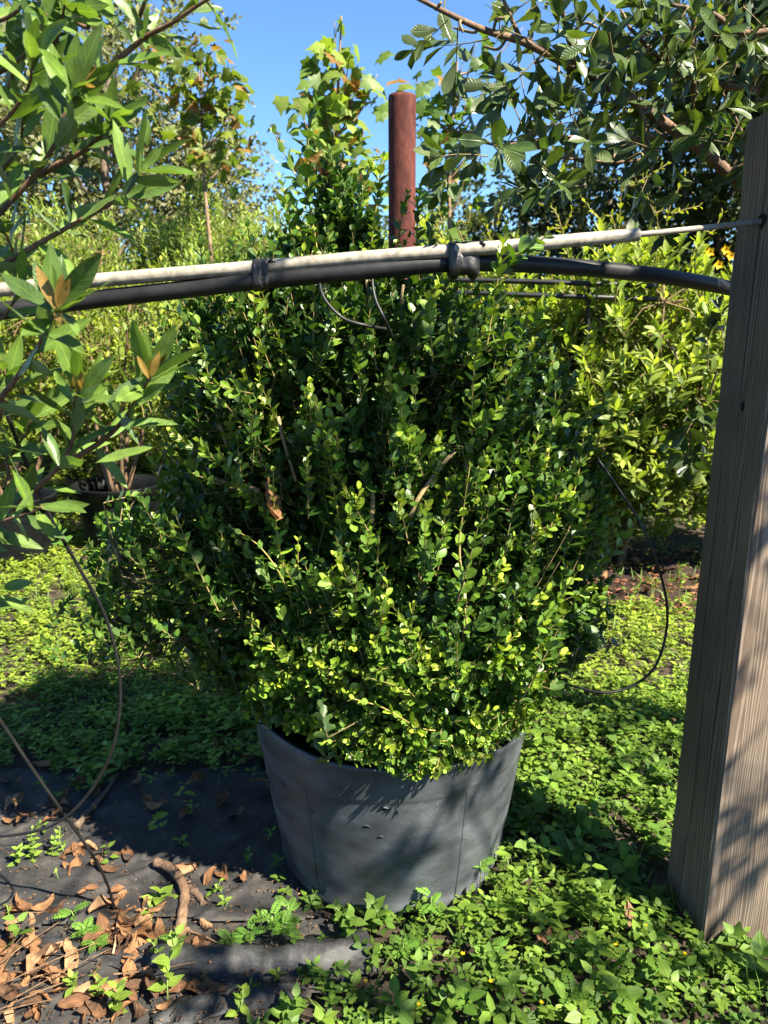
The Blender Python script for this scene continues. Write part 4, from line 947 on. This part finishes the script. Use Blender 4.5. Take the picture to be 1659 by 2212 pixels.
# irrigation pipes behind
for (pts, lab) in (([(960, 604, 4.2), (1130, 608, 4.16), (1260, 612, 4.14), (1420, 618, 4.18)], 'upper thin black pipe in front of the yellow green shrubs'), ([(960, 630, 4.2), (1130, 637, 4.16), (1260, 641, 4.14), (1420, 647, 4.18)], 'lower thin black pipe in front of the yellow green shrubs')):
    P = px_path(pts, 8); mb = MB(); mb.tube(P, .014, 8); tag(mb.build('irrigation_pipe', M['rubber'], origin=P[0]), lab, 'pipe')
P = np.array([at(1273, 606, 4.2), at(1273, 650, 4.2)]); P = np.vstack([P, [[P[1][0], P[1][1], 0]]]); mb = MB(); mb.tube(P, .011, 8)
tag(mb.build('pipe_stake', M['rubber'], origin=P[-1]), 'upright black stake joining the two thin black pipes', 'stake')

# light green row behind left and centre
LG0, LG1 = (.12, .21, .06), (.25, .38, .11)
for i, (x, Y, z1, rx, lab) in enumerate([(-4.6, 8.0, 2.7, 1.1, 'light green shrub at the far end of the row, beyond the pots'), (-3.2, 7.6, 2.75, 1.0, 'light green shrub behind the upper left branch tips'), (-2.0, 8.3, 3.0, 1.0, 'tall light green shrub left of the gap under the sky'), (-.9, 7.8, 2.75, .95, 'light green shrub directly behind the boxwood top shoots'),
                                   (.3, 8.2, 2.7, 1.0, 'light green shrub behind the rusty pipe'), (-1.5, 7.0, 2.3, .8, 'lower light green shrub in front of the light green row')]):
    shrub('row_shrub', (x, Y), rx, .8, .3, z1, 1300, .3, 14, .085, NAR_LO, NAR_LO, LG0, LG1, lab, 'shrub', 'light green row of shrubs', 0, 5, upw=1.1, seed=40 + i)
for i, (x, Y, z1, lab) in enumerate([(-3.3, 6.2, 1.55, 'low yellowish shrub behind the hidden pot'), (-2.35, 6.3, 1.75, 'low yellowish shrub behind the pale stemmed potted shrub'), (-1.2, 5.6, 1.6, 'low yellowish shrub behind the boxwood left side')]):
    shrub('low_shrub', (x, Y), .6, .5, .35, z1, 520, .24, 12, .07, OBO_LO, OBO_LO, (.11, .19, .035), (.24, .34, .06), lab, 'shrub', 'low yellowish shrubs', 0, 5, seed=60 + i)

for i, x in enumerate(np.linspace(-6.3, 6.2, 9)):
    shrub('back_shrub', (x, 10.4 + .6 * math.sin(i * 2.3)), 1.25, .8, .1, 2.5 + .25 * math.sin(i * 1.7), 480, .35, 12, .14, NAR_LO, NAR_LO, (.065, .125, .045), (.135, .21, .075), 'dusky green shrub in the last row before the trees', 'shrub', 'last row of shrubs', 0, 4, upw=1.0, seed=70 + i)

# saplings with lobed leaves
def sapling(x, Y, ztop, tips, n, size, c0, c1, brown, label, seed):
    base = np.array([x, Y, 0]); root = empty('lobed_leaf_sapling', base); tag(root, label, 'tree', 'lobed leaf saplings')
    r = np.random.default_rng(seed); cl = Cloud()
    tk = MB(); tkp = spline([base, base + [.03, 0, ztop * .4], base + [-.03, .05, ztop * .75], base + [.02, 0, ztop]], 8); tk.tube(tkp, np.linspace(.035, .006, len(tkp)), 8, (1.6, 1.5, 1.3)); tk.build('trunk', M['bark'], root)
    for (px, py, dY, m_, sp) in tips:
        tip = at(px, py, Y + dY); q = tkp[np.argmin(np.abs(tkp[:, 2] - (tip[2] - .45)))]
        P = spline([q, (q + tip) / 2 + [0, 0, -.08], tip], 7); mb = MB(); mb.tube(P, np.linspace(.011, .003, len(P)), 5, (1.5, 1.4, 1.2)); mb.build('branch', M['bark'], root)
        for k in range(m_):
            f = 1 - r.uniform(0, 1) ** 1.3 * .75; p = P[int(f * (len(P) - 1))] + r.normal(0, sp, 3) * [1, 1, 1.1]
            d = nrm(np.array([r.normal(0, 1), r.normal(0, .7), r.normal(-.35, .6)])); nm = np.array([r.normal(0, .5), r.normal(-.45, .5), r.normal(.55, .4)])
            c = np.array(c0) + (np.array(c1) - c0) * r.uniform()
            if r.uniform() < brown: c = np.array((.22, .12, .03)) * r.uniform(.7, 1.1)
            cl.add(p[None], d[None], nm[None], [size * r.uniform(.65, 1.2)], c * r.lognormal(0, .15))
    cl.build(root, LOBED, LOBED, M['far_leaf'], 300, cell=2.)
sapling(*gnd(735, 1010)[:1] * 0 if False else (at(735, 300, 6.2)[0], 6.2), 3.75, [(722, 45, 0, 16, .07), (715, 110, .1, 18, .09), (755, 120, 0, 14, .09), (640, 220, -.2, 14, .09), (700, 200, 0, 26, .14), (770, 180, .2, 24, .13), (815, 160, .1, 18, .12), (720, 270, -.1, 26, .15), (790, 270, .1, 26, .16), (680, 310, .2, 20, .15), (820, 320, 0, 20, .15), (760, 360, 0, 20, .15)],
        0, .145, (.085, .145, .025), (.19, .25, .04), .12, 'slender lobed leaf sapling rising between boxwood tip and rusty pipe', 5)
sapling(at(440, 300, 7.6)[0], 7.6, 4.0, [(420, 75, 0, 26, .14), (460, 110, 0, 30, .15), (490, 160, .1, 30, .15), (400, 140, .1, 26, .2), (510, 210, 0, 26, .14), (470, 230, .2, 30, .2), (440, 180, 0, 30, .2), (505, 290, .1, 24, .15), (300, 160, .2, 20, .18), (280, 180, 0, 16, .15)],
        0, .13, (.075, .12, .02), (.16, .19, .03), .16, 'browning lobed leaf sapling behind the upper left branch', 6)
sapling(at(980, 300, 7.0)[0], 7.0, 3.7, [(900, 170, 0, 13, .15), (960, 160, 0, 13, .16), (930, 230, .1, 16, .18), (1010, 210, 0, 12, .17), (1000, 130, .1, 13, .15), (1030, 90, 0, 13, .14), (900, 280, 0, 14, .17), (960, 300, .1, 14, .18), (1030, 270, 0, 12, .16), (1060, 160, 0, 9, .14), (920, 350, 0, 10, .16), (1010, 360, 0, 10, .16), (1130, 60, .1, 12, .16)],
        0, .14, (.045, .095, .022), (.10, .16, .03), .03, 'dark green lobed leaf sapling right of the rusty pipe', 7)

# far trees
def far_tree(x, Y, ztop, rx, z0, ns, size, c0, c1, label, seed, lump=.3, lo=QUAD, L=.5, nl=14, shell=.35):
    base = np.array([x, Y, 0]); root = empty('far_tree', base); tag(root, label, 'tree', 'trees behind the rows')
    r = np.random.default_rng(seed); cl = Cloud(); ctr = np.array([x, Y, (z0 + ztop) / 2]); rz = (ztop - z0) / 2
    tk = MB(); tk.tube(spline([base, base + [.05, 0, z0], base + [-.1, 0, (z0 + ztop) / 2], base + [0, 0, ztop * .93]], 6), np.linspace(.12, .02, 19), 8); tk.build('trunk', M['bark'], root)
    lb = MB(); cents = []
    for k in range(26):
        v = nrm(r.normal(0, 1, 3)); c = ctr + v * np.array([rx, rx * .8, rz]) * r.uniform(.45, .85); cents.append(c)
        q = base + UP * max(z0 * .7, c[2] - rz * .5 - .3); q[2] = min(q[2], ztop * .85)
        lb.tube(spline([q, (q + c) / 2 - UP * .1, c], 4), np.linspace(.035, .008, 9), 5, cap=False)
    lb.build('limbs', M['bark'], root)
    size *= 1.02
    for k in range(int(ns * 1.7)):
        c = cents[int(r.integers(len(cents)))]; p = c + r.normal(0, 1, 3) * np.array([rx * .24, rx * .2, rz * .2])
        d = nrm(p - ctr) * .6 + np.array([0, 0, r.normal(.1, .4)]) + r.normal(0, .4, 3)
        cc0 = np.array(c0) * r.uniform(.75, 1.2); cc1 = np.array(c1) * r.uniform(.75, 1.2)
        shoot(cl, None, p, d, L * r.uniform(.6, 1.2), nl, size, cc0, cc1, 'spiral', .05, (65, 40), r.uniform(-.3, .1), .35, .4, tipsize=.8)
    cl.build(root, lo, lo, M['far_leaf'], 0)
GG0, GG1 = (.095, .125, .07), (.19, .22, .125)
far_tree(at(230, 250, 11)[0], 11.0, 6.6, 1.9, 1.4, 620, .10, GG0, GG1, 'tall greyish fine leaved tree behind the upper left branches', 1)
far_tree(at(405, 330, 12)[0], 12.0, 4.6, .95, 1.6, 420, .09, GG0, GG1, 'smaller greyish fine leaved tree beside the browning sapling', 2)
far_tree(at(40, 300, 13)[0], 13.0, 6.8, 2.2, 1.2, 420, .11, (.05, .08, .035), (.11, .15, .06), 'greyish tree at the far left behind the broadleaf shrub', 3)
far_tree(at(560, 420, 13)[0], 13.0, 3.2, 1.3, 1.0, 300, .11, (.06, .085, .03), (.13, .16, .05), 'low olive tree under the open sky gap', 4)
far_tree(at(1130, 400, 13)[0], 13.0, 3.7, 1.9, .8, 460, .12, (.03, .05, .022), (.07, .10, .045), 'dark tree behind the yellow green wands', 5)
far_tree(at(1330, 350, 12)[0], 12.0, 4.2, 1.7, .8, 420, .12, (.03, .05, .022), (.075, .10, .05), 'dark greyish tree behind the overhanging branch', 6)
far_tree(at(1590, 250, 10)[0], 10.0, 6.0, 1.6, .9, 520, .12, (.025, .042, .015), (.06, .09, .03), 'tall dark tree behind the timber post top', 7)
far_tree(at(960, 420, 15)[0], 15.0, 3.9, 1.6, .8, 280, .13, (.04, .06, .03), (.09, .12, .05), 'small dark tree far behind the rusty pipe', 8)
far_tree(at(800, 430, 16)[0], 16.0, 3.9, 1.7, .8, 240, .13, (.05, .075, .03), (.12, .15, .05), 'pale olive tree far behind the slender sapling', 9)
far_tree(at(1600, 30, 9)[0] + .3, 8.6, 6.0, 1.0, 3.4, 300, .11, (.02, .035, .013), (.045, .07, .022), 'high dark crown above the overhanging branch', 10)
far_tree(at(1750, 350, 12)[0], 12, 5.5, 2.0, .6, 350, .12, (.03, .05, .02), (.07, .10, .03), 'dark tree hidden mostly by the timber post', 11)
far_tree(at(-250, 350, 10)[0], 10, 5.5, 1.9, .6, 350, .12, (.05, .08, .03), (.11, .15, .05), 'leafy tree beyond the left edge of the row', 12)

# ------------------------------------------------------------------ ground cover
def ground_cover():
    cl = Cloud(); far = Cloud(); st = MB()
    def patch(cloud, x0, x1, y0, y1, dens, size, n, hgt, c0, c1, cond=None):
        k = int((x1 - x0) * (y1 - y0) * dens); X = rng.uniform(x0, x1, k); Y = rng.uniform(y0, y1, k)
        u = rng.uniform(size=k); cover = in_poly(X, Y, CLOTH)
        cover = in_poly(X + .05 * np.sin(9 * Y + 4 * X) + rng.normal(0, .03, k), Y + .05 * np.sin(11 * X) + .03 * np.sin(31 * X) + rng.normal(0, .05, k), CLOTH)
        clump = .5 + .5 * np.sin(5.3 * X + 2 * np.sin(3.7 * Y)) * np.cos(4.1 * Y - 1.3 * X)
        keep = (~cover | (u < .012)) & ((X - POT[0])**2 + (Y - POT[1])**2 > (POT_RB + .012)**2) & ~((X > PO[0] - .03) & (X < PO[0] + .24) & (Y > PO[1] - .035) & (Y < PO[1] + .23))
        keep &= rng.uniform(size=k) < .55 + .6 * clump
        bed = (X > .75) & (X < 4) & (Y > 3.85) & (Y < 5.2); keep &= ~bed | (rng.uniform(size=k) < .12)
        if cond is not None: keep &= cond(X, Y)
        X, Y, clump = X[keep], Y[keep], clump[keep]; k = len(X); ii = np.repeat(np.arange(k), n); m = len(ii)
        h = rng.uniform(.25, 1, k) * hgt * (.6 + .7 * clump)
        az = np.tile(np.arange(n) * 2.4, k) + np.repeat(rng.uniform(0, 6.3, k), n); tilt = rng.uniform(-.25, .75, m)
        lean = np.stack([rng.normal(0, .3, k), rng.normal(0, .3, k)], 1)
        lev = np.tile(np.linspace(.55, 1.05, n), k)
        sp = size * .35
        pos = np.stack([X[ii] + lean[ii, 0] * h[ii] * lev + sp * .2 * np.cos(az), Y[ii] + lean[ii, 1] * h[ii] * lev + sp * .2 * np.sin(az), h[ii] * lev + .004], 1)
        ax = np.stack([np.cos(az), np.sin(az), tilt * .7], 1); nm = np.stack([-np.cos(az) * tilt * .5, -np.sin(az) * tilt * .5, np.ones(m)], 1) + rng.normal(0, .28, (m, 3))
        tone = np.clip(clump + rng.normal(0, .35, k), 0, 1)[ii][:, None]
        c = (np.array(c0) + (np.array(c1) - c0) * tone) * rng.lognormal(0, .16, (m, 1))
        cloud.add(pos, ax, nm, size * rng.uniform(.55, 1.25, m), c * (np.array((1.12, 1.06, .85)) if cloud is cl else np.array((1.24, 1.08, .85))))
        return X, Y, h
    G0, G1 = (.05, .105, .022), (.125, .21, .032)
    X, Y, h = patch(cl, -1.5, 1.5, 1.12, 2.95, 1500, .024, 6, .065, G0, G1)
    for x, y, z in zip(X[::3], Y[::3], h[::3]): st.tube([[x, y, -.01], [x + rng.normal(0, .008), y + rng.normal(0, .008), z]], [.0012, .0008], 3, (.10, .17, .04), cap=False)
    patch(cl, -1.5, 1.5, 1.12, 2.7, 160, .040, 6, .10, (.06, .13, .022), (.13, .22, .035))
    patch(far, -3.2, 3.0, 2.5, 5.2, 900, .030, 6, .07, (.085, .15, .026), (.175, .27, .038), lambda X, Y: rng.uniform(size=len(X)) < (Y - 2.45) / .6)
    patch(far, -6.5, 6.5, 5.2, 14, 105, .066, 6, .10, (.11, .18, .03), (.21, .29, .04))
    patch(far, -3.2, -1.4, 1.2, 2.7, 420, .028, 6, .06, G0, G1)
    def grass(cloud, x0, x1, y0, y1, n, L):
        X = rng.uniform(x0, x1, n); Y = rng.uniform(y0, y1, n)
        k = ~in_poly(X, Y, CLOTH) & ((X - POT[0])**2 + (Y - POT[1])**2 > (POT_RB + .03)**2) & (np.sin(6 * X + 1) * np.cos(5 * Y + X) > -.1)
        X, Y = X[k], Y[k]; n = len(X)
        cloud.add(np.stack([X, Y, np.zeros(n)], 1), np.stack([rng.normal(0, .5, n), rng.normal(0, .5, n), np.ones(n)], 1), np.stack([rng.normal(0, 1, n), rng.normal(-.8, .6, n), np.full(n, .6)], 1), L * rng.uniform(.5, 1.3, n), np.array((.10, .165, .03)) * rng.lognormal(0, .25, (n, 1)))
    gn, gf = Cloud(), Cloud(); grass(gn, -1.4, 1.5, 1.15, 2.7, 1500, .075); grass(gf, -3.2, 3, 2.7, 6.5, 7000, .10)
    root = empty('weed_carpet', (0, 1.4, 0)); tag(root, 'low green weeds carpeting the ground round the large pot', 'weeds', kind='stuff')
    cl.build(root, OVA_LO, OVA_LO, M['weed_leaf'], 0, rest='weed_leaves'); o = st.build('weed_stems', M['stem'], root); o['kind'] = 'stuff'; gn.build(root, BLADE, BLADE, M['weed_leaf'], 0, rest='grass_blades')
    root = empty('weed_carpet', (0, 3.0, 0)); tag(root, 'sunlit green weeds covering the ground behind the pots', 'weeds', kind='stuff')
    far.build(root, QUAD, QUAD, M['weed_leaf'], 0, rest='weed_leaves'); gf.build(root, BLADE, BLADE, M['weed_leaf'], 0, rest='grass_blades')
ground_cover()

# standing weeds one can tell apart
def seedling(p, h, n, size, label, group, col=(.12, .22, .035)):
    root = empty('weed_seedling', (p[0], p[1], max(0, p[2]))); tag(root, label, 'weed', group); cl = Cloud(); p = np.array(root.location)
    d = nrm([rng.normal(0, .25), rng.normal(-.1, .2), 1]); P = spline([p - UP * .01, p + d * h * .5 + rng.normal(0, .006, 3), p + d * h], 4)
    mb = MB(); mb.tube(P, np.linspace(.0018, .001, len(P)), 5, (.16, .24, .06)); mb.build('stem', M['stem'], root)
    shoot(cl, None, None, None, 0, n, size, col, np.array(col) * 1.25, 'opp', .25, (85, 55), 0, .9, .2, path=P, tipsize=.7, cj=.1)
    cl.build(root, OVA_HI, OVA_HI, M['weed_leaf'], 300)
SL = 'bright pointed leaf seedling standing up from the leaf litter on the cloth'
for (x, y, h, n, s) in [(362, 2160, .16, 10, .042), (352, 2070, .06, 8, .022), (330, 1985, .05, 6, .022), (345, 1945, .03, 6, .05), (480, 1925, .05, 6, .02), (485, 1960, .04, 6, .022), (30, 1870, .07, 10, .026), (70, 1860, .08, 12, .026), (110, 1850, .08, 10, .024), (140, 1840, .07, 10, .022), (60, 1830, .07, 8, .022), (250, 2195, .08, 10, .034), (215, 2150, .06, 10, .026), (170, 2140, .05, 10, .026), (20, 1985, .04, 6, .022), (130, 1900, .03, 4, .018), (505, 2190, .06, 8, .034), (20, 1640, .06, 8, .025)]:
    lab, grp = SL, 'seedlings in the leaf litter'
    if h > .12: lab, grp = 'tallest bright seedling, crossed by a long thin twig', None
    elif s > .045: lab, grp = 'low seedling with large bright leaves against the bent stick', None
    elif 1820 < y < 1880: lab, grp = 'small seedling in the tight clump between the two cloth layers', 'seedling clump between the cloth layers'
    elif x > 470: lab, grp = 'small seedling beside the pot end of the ground cloth', 'seedlings near the pot end of the cloth'
    seedling(gnd(x, y, .015), h, n, s, lab, grp)
SR = 'broader pointed leaf weed standing above the green carpet right of the pot'
for (x, y, h, n, s) in [(1210, 1860, .10, 8, .06), (1160, 1790, .12, 8, .06), (1180, 1720, .1, 8, .06), (1355, 1910, .09, 8, .065), (1490, 1960, .13, 10, .055), (1480, 1900, .14, 10, .055), (1300, 1960, .07, 8, .05), (1250, 1790, .09, 8, .06), (1400, 1700, .1, 8, .07), (1330, 1680, .1, 8, .07), (1640, 2130, .1, 8, .07), (1600, 2060, .09, 8, .055), (1250, 2090, .07, 8, .045), (1500, 2150, .08, 8, .05), (820, 1990, .09, 8, .045), (770, 2030, .1, 8, .045), (740, 2000, .07, 8, .035), (1100, 2150, .07, 8, .045), (900, 2120, .06, 8, .04), (970, 2200, .08, 8, .045), (760, 2150, .07, 8, .045), (670, 2120, .06, 8, .04), (620, 2190, .06, 8, .045)]:
    lab, grp = (('pointed leaf weed in front of the large pot', 'weeds before the pot') if x < 1120 else ('pointed leaf weed climbing at the foot of the timber post', 'weeds at the post foot') if x > 1470 else
                ('pointed leaf weed in the shade behind the timber post foot', 'weeds behind the post foot') if y < 1760 else ('pointed leaf weed standing between the large pot and the timber post', 'weeds between pot and post'))
    seedling(gnd(x, y), h, n, s, lab, grp, (.075, .16, .028))

def frond_weed(p, h, nf, L, label, group, azs=None):
    root = empty('frond_weed', (p[0], p[1], max(0, p[2]))); tag(root, label, 'weed', group); p = np.array(root.location)
    mb = MB(); mb.tube([p - UP * .01, p + [.003, 0, h * .5], p + [.0, -.004, h]], [.0016, .0013, .0008], 5, (.2, .26, .08)); mb.build('stem', M['stem'], root)
    for k in range(nf):
        az = k * 2.4 + rng.uniform(0, .8); d = nrm([math.cos(az), math.sin(az), rng.uniform(.1, .6)]); b = p + UP * h * rng.uniform(.55, 1); cl = Cloud()
        n = 14; t = np.repeat(np.linspace(.12, .97, n // 2), 2); side = np.tile([1, -1], n // 2)[:, None]
        e = nrm(np.cross(d, UP)); nm = np.cross(e, d); l_ = L * rng.uniform(.7, 1.1)
        pos = b + d * (l_ * t)[:, None] - UP * (.2 * l_ * t * t)[:, None]; ax = e * side + d * .35 + rng.normal(0, .06, (n, 3))
        c = np.array((.10, .20, .03)) * rng.uniform(.8, 1.35)
        cl.add(pos, ax, np.tile(nm, (n, 1)) + rng.normal(0, .1, (n, 3)), .30 * l_ * np.sin(np.pi * (.18 + .72 * t)), c)
        P, axx, nn, S, C = cl.arrays(); sd = np.cross(axx, nn); V, T, U = OVA_LO[0]
        W = ((P - p)[:, None] + S[:, None, None] * (V[None, :, 0:1] * sd[:, None] * 1.1 + V[None, :, 1:2] * axx[:, None] + V[None, :, 2:3] * nn[:, None])).reshape(-1, 3)
        TT = (T[None] + (np.arange(n) * len(V))[:, None, None]).reshape(-1, 3)
        link('frond', mk_mesh('frond', W, TT, M['weed_leaf'], True, np.repeat(C, len(V), 0), np.tile(U, (n, 1))), root)
for (x, y, h, nf, L) in [(1035, 1925, .10, 5, .055), (930, 1990, .08, 5, .05), (500, 2050, .04, 6, .05), (540, 2045, .05, 6, .05), (590, 2025, .07, 6, .055), (615, 2040, .06, 6, .05), (625, 2005, .07, 5, .05), (185, 2035, .05, 6, .045), (160, 2000, .05, 5, .045), (205, 2060, .04, 6, .04), (380, 2060, .05, 5, .04)]:
    frond_weed(gnd(x, y, .012), h, nf, L, 'feathery frond weed sprouting beside the front edge of the cloth', 'feathery weeds by the cloth edge')
for (x, y, h, nf, L) in [(1180, 1880, .08, 6, .05), (1230, 2180, .06, 6, .06), (1330, 1860, .06, 6, .05), (1400, 2050, .05, 6, .05), (1080, 1990, .06, 6, .05), (1060, 2080, .05, 6, .05), (870, 2070, .05, 6, .05), (1280, 1830, .06, 6, .05), (1420, 2120, .05, 5, .045)]:
    frond_weed(gnd(x, y, 0), h, nf, L, 'feathery frond weed among the green carpet in front of the post', 'feathery weeds in the carpet')
for (x, y) in [(1184, 2100), (1268, 2185), (1475, 2100), (1170, 2165), (1060, 2120), (1510, 2110), (905, 2170), (1395, 2000), (1330, 2040), (1000, 2060), (1480, 2060), (790, 2120)]:
    p = gnd(x, y, .055); k = 10; V = [p]
    for q, t in enumerate(np.linspace(0, 2 * np.pi, k, endpoint=False)): V.append(p + np.array([math.cos(t), math.sin(t), .3]) * (.0065 if q % 2 else .003))
    mb = MB(); me = mk_mesh('weed_flower', np.array(V) - p, np.array([(0, 1 + q, 1 + (q + 1) % k) for q in range(k)]), M['petal'], True, np.tile((.75, .5, .01), (k + 1, 1)))
    tag(link('weed_flower', me, None, p), 'tiny yellow flower dotting the green weed carpet', 'flower', 'tiny yellow weed flowers')

# ------------------------------------------------------------------ fallen leaves, sticks
def dry_leaf(seed):
    r = np.random.default_rng(seed); nu, nv = 7, 10; V = []; U = []
    cu, cv, tw_ = r.choice([-1, 1]) * r.uniform(.2, 1.5), r.choice([-1, 1]) * r.uniform(.1, 1.0), r.uniform(-.8, .8)
    for j in range(nv):
        t = j / (nv - 1); w = .235 * (math.sin(math.pi * min(1, t * .96 + .04)) ** .8) * (1 - .25 * t) + .004
        for i in range(nu):
            s = -1 + 2 * i / (nu - 1); x = s * w; z = cu * x * x * 3 + cv * (t - .5) ** 2 + tw_ * x * (t - .5) * 2 + .03 * math.sin(9 * t + 4 * s + seed) + .02 * math.sin(17 * t - 7 * s) + r.normal(0, .011)
            V.append((x * (1 + .1 * math.sin(11 * t + seed)), t - .5, z)); U.append((s, t, 0))
    V = np.array(V); V[:, 2] -= V[:, 2].min()
    Q = [(j * nu + i, j * nu + i + 1, (j + 1) * nu + i + 1, (j + 1) * nu + i) for j in range(nv - 1) for i in range(nu - 1)]; Q = np.array(Q)
    return V, np.vstack([Q[:, [0, 1, 2]], Q[:, [0, 2, 3]]]), np.array(U)
DCOL = [(.155, .078, .036), (.20, .105, .05), (.11, .055, .028), (.235, .14, .075), (.075, .042, .025)]
DRY = []
for k in range(10):
    V, T, U = dry_leaf(k)
    for c in (DCOL[k % 5], DCOL[(k + 2) % 5]): DRY.append(mk_mesh('fallen_leaf', V, T, M['dead_leaf'], True, np.tile(c, (len(V), 1)), U))
def fallen(p, L, label, group=None, rot=None, tilt=.35):
    o = bpy.data.objects.new('fallen_leaf', DRY[int(rng.integers(len(DRY)))]); COL.objects.link(o); o.location = [float(q) for q in p]
    o.scale = (L, L, L); o.rotation_euler = rot if rot else (rng.normal(0, tilt), rng.normal(0, tilt), rng.uniform(0, 6.3))
    return tag(o, label, 'dry leaf', group)
DL = ['tan dry leaf heaped among the straw coloured stalks', 'tan dry leaf piled round the foot of the stuck tube', 'tan dry leaf by the seedling clump between the two cloth layers', 'brown dry leaf lying beside the bent stick',
      'tan dry leaf on the cloth in front of the rolled strip', 'tan dry leaf on the cloth under the loop of the hanging tube']
spots = []
for (cx, cy, sx, sy, n, li) in [(40, 1995, 45, 28, 16, 0), (120, 2085, 60, 40, 22, 0), (270, 2020, 55, 35, 26, 1), (240, 1950, 40, 25, 10, 1), (190, 1850, 45, 14, 12, 2), (440, 1895, 40, 15, 6, 3), (430, 2030, 30, 25, 8, 3), (300, 2130, 60, 20, 10, 4), (430, 2145, 45, 10, 5, 4), (130, 1760, 30, 20, 5, 5), (15, 1690, 20, 20, 5, 5), (30, 1760, 20, 15, 3, 5), (200, 2180, 80, 15, 8, 4), (60, 2160, 50, 25, 10, 0)]:
    for k in range(n): spots.append((rng.normal(cx, sx), rng.normal(cy, sy), li))
for i, (x, y, li) in enumerate(spots):
    if y > 2300 or x < -80: continue
    fallen(gnd(x, min(y, 2230), .014 + .012 * rng.uniform()), rng.uniform(.042, .082), DL[li], ['leaves among the stalks', 'leaves round the stuck tube', 'leaves by the seedlings', 'leaves beside the bent stick', 'leaves before the rolled strip', 'leaves under the tube loop'][li])
LS = 'dull brown leaf lying in the boxwood shade on dark weeds'
for (x, y) in [(320, 1735), (340, 1745), (530, 1640), (610, 1605), (515, 1760), (420, 1690), (170, 1690), (240, 1660), (90, 1650), (370, 1600), (560, 1700), (480, 1735), (400, 1760), (300, 1690), (205, 1710), (130, 1720), (300, 1640), (455, 1610)]:
    fallen(gnd(x, y, .02), rng.uniform(.06, .09), LS, 'dry leaves in the boxwood shade')
LM = 'reddish brown leaf lying on the mulch bed behind the looping tube'
for k in range(46): fallen(np.array([rng.uniform(.9, 2.4), rng.uniform(3.7, 4.8), .035]), rng.uniform(.06, .1), LM, 'dry leaves on the mulch bed')
for (x, y) in [(1175, 2030), (1360, 1980)]: fallen(gnd(x, y, .05), .07, 'brown rolled leaf sunk in the green weed carpet before the post', 'dry leaves in the weed carpet')
fallen(at(575, 1082, bush_front(575, 1082) - .02), .10, 'pale tan dead leaf caught in the front twigs of the boxwood', rot=(1.1, .5, 1.2))
fallen(at(690, 372, 1.80), .055, 'dark curled dead leaf snagged on the top shoots of the boxwood', rot=(.6, .9, 1.0))

def stick(pts, r0, r1, label, z=.02, col=(1, 1, 1), name='stick', mat='dead_wood', sides=10, bumpy=.12):
    P = spline([gnd(x, y, z + (q[2] if len(q) > 2 else 0)) for q in pts for x, y in [q[:2]]], 8); n = len(P)
    rad = np.linspace(r0, r1, n) * (1 + bumpy * np.sin(np.arange(n) * 1.3) + rng.normal(0, bumpy * .5, n))
    mb = MB(); mb.tube(P, rad, sides, col); mb.V[0] = mb.V[0] + rng.normal(0, r0 * bumpy * .6, mb.V[0].shape)
    return tag(mb.build(name, M[mat], origin=P[n // 2]), label, name.replace('_', ' '))
stick([(336, 1862, .02), (372, 1878, .025), (398, 1920, .015), (395, 1965, .005), (390, 2005, 0)], .0125, .014, 'thick bent bare stick lying across the sunlit cloth', col=(.62, .52, .45), bumpy=.07)
stick([(405, 1920, .005), (425, 1930, .005), (440, 1955, 0)], .012, .008, 'short dark chunk of bark beside the bent stick', col=(.45, .4, .38))
stick([(165, 1785), (190, 1755), (225, 1715), (255, 1670)], .011, .006, 'dark grey branch lying in the shade beside the hanging tube', col=(.5, .5, .5))
stick([(255, 1985), (250, 2030), (244, 2060)], .004, .003, 'short upright tan twig at the stuck tube', z=.03, col=(1.3, 1.1, .9), sides=6)
stick([(405, 2010), (440, 2022), (485, 2045)], .0035, .002, 'thin straight twig beside the lower end of the bent stick', col=(.8, .7, .6), sides=6)
stick([(240, 2105, .02), (330, 2095, .035), (420, 2078, .03)], .002, .0014, 'long thin dry twig crossing the tall bright seedling', z=.03, col=(.8, .7, .6), sides=5)
for k in range(7):
    x0, y0 = rng.uniform(-40, 40), rng.uniform(2090, 2200); x1, y1 = x0 + rng.uniform(70, 220), y0 - rng.uniform(-20, 130)
    stick([(x0, y0, .03), ((x0 + x1) / 2, (y0 + y1) / 2 - 4, .05), (x1, y1, .02)], .0016, .001, 'thin straw coloured dry stalk heaped over the tan leaves', z=.02, col=(.7, .58, .45), name='dry_stalk', sides=5)['group'] = 'dry stalks heap'
# crumbs of leaf and soil on the cloth
mb = MB(); k = 0
while k < 1500:
    p = gnd(rng.uniform(-60, 720), rng.uniform(1680, 2230), .03)
    if not in_poly(np.array(p[0]), np.array(p[1]), CLOTH): continue
    k += 1; p[2] = .02 + .006 * rng.uniform(); d = nrm([rng.normal(), rng.normal(), rng.normal(0, .15)]) * rng.uniform(.003, .014)
    mb.tube([p - d / 2, p + d / 2], [rng.uniform(.0008, .003), .0008], 4, np.array((1.0, .75, .55)) * rng.uniform(.15, .9))
o = mb.build('litter_crumbs', M['dead_wood'], origin=gnd(300, 1950)); tag(o, 'crumbs of dry leaf and soil scattered on the black cloth', 'litter', kind='stuff')
# mulch chips
mb = MB()
for k in range(900):
    p = np.array([rng.uniform(.8, 3.6), rng.uniform(3.7, 4.9), .02 + .02 * rng.uniform()]); d = nrm([rng.normal(), rng.normal(), rng.normal(0, .2)]) * rng.uniform(.015, .045)
    mb.tube([p - d / 2, p + d / 2], [.006, .004], 4, (np.array((1.0, .55, .4)) * rng.uniform(.4, 1.3)))
o = mb.build('mulch_chips', M['dead_wood'], origin=(1.5, 4.2, 0)); tag(o, 'reddish wood chips scattered over the mulch bed', 'mulch', kind='stuff')
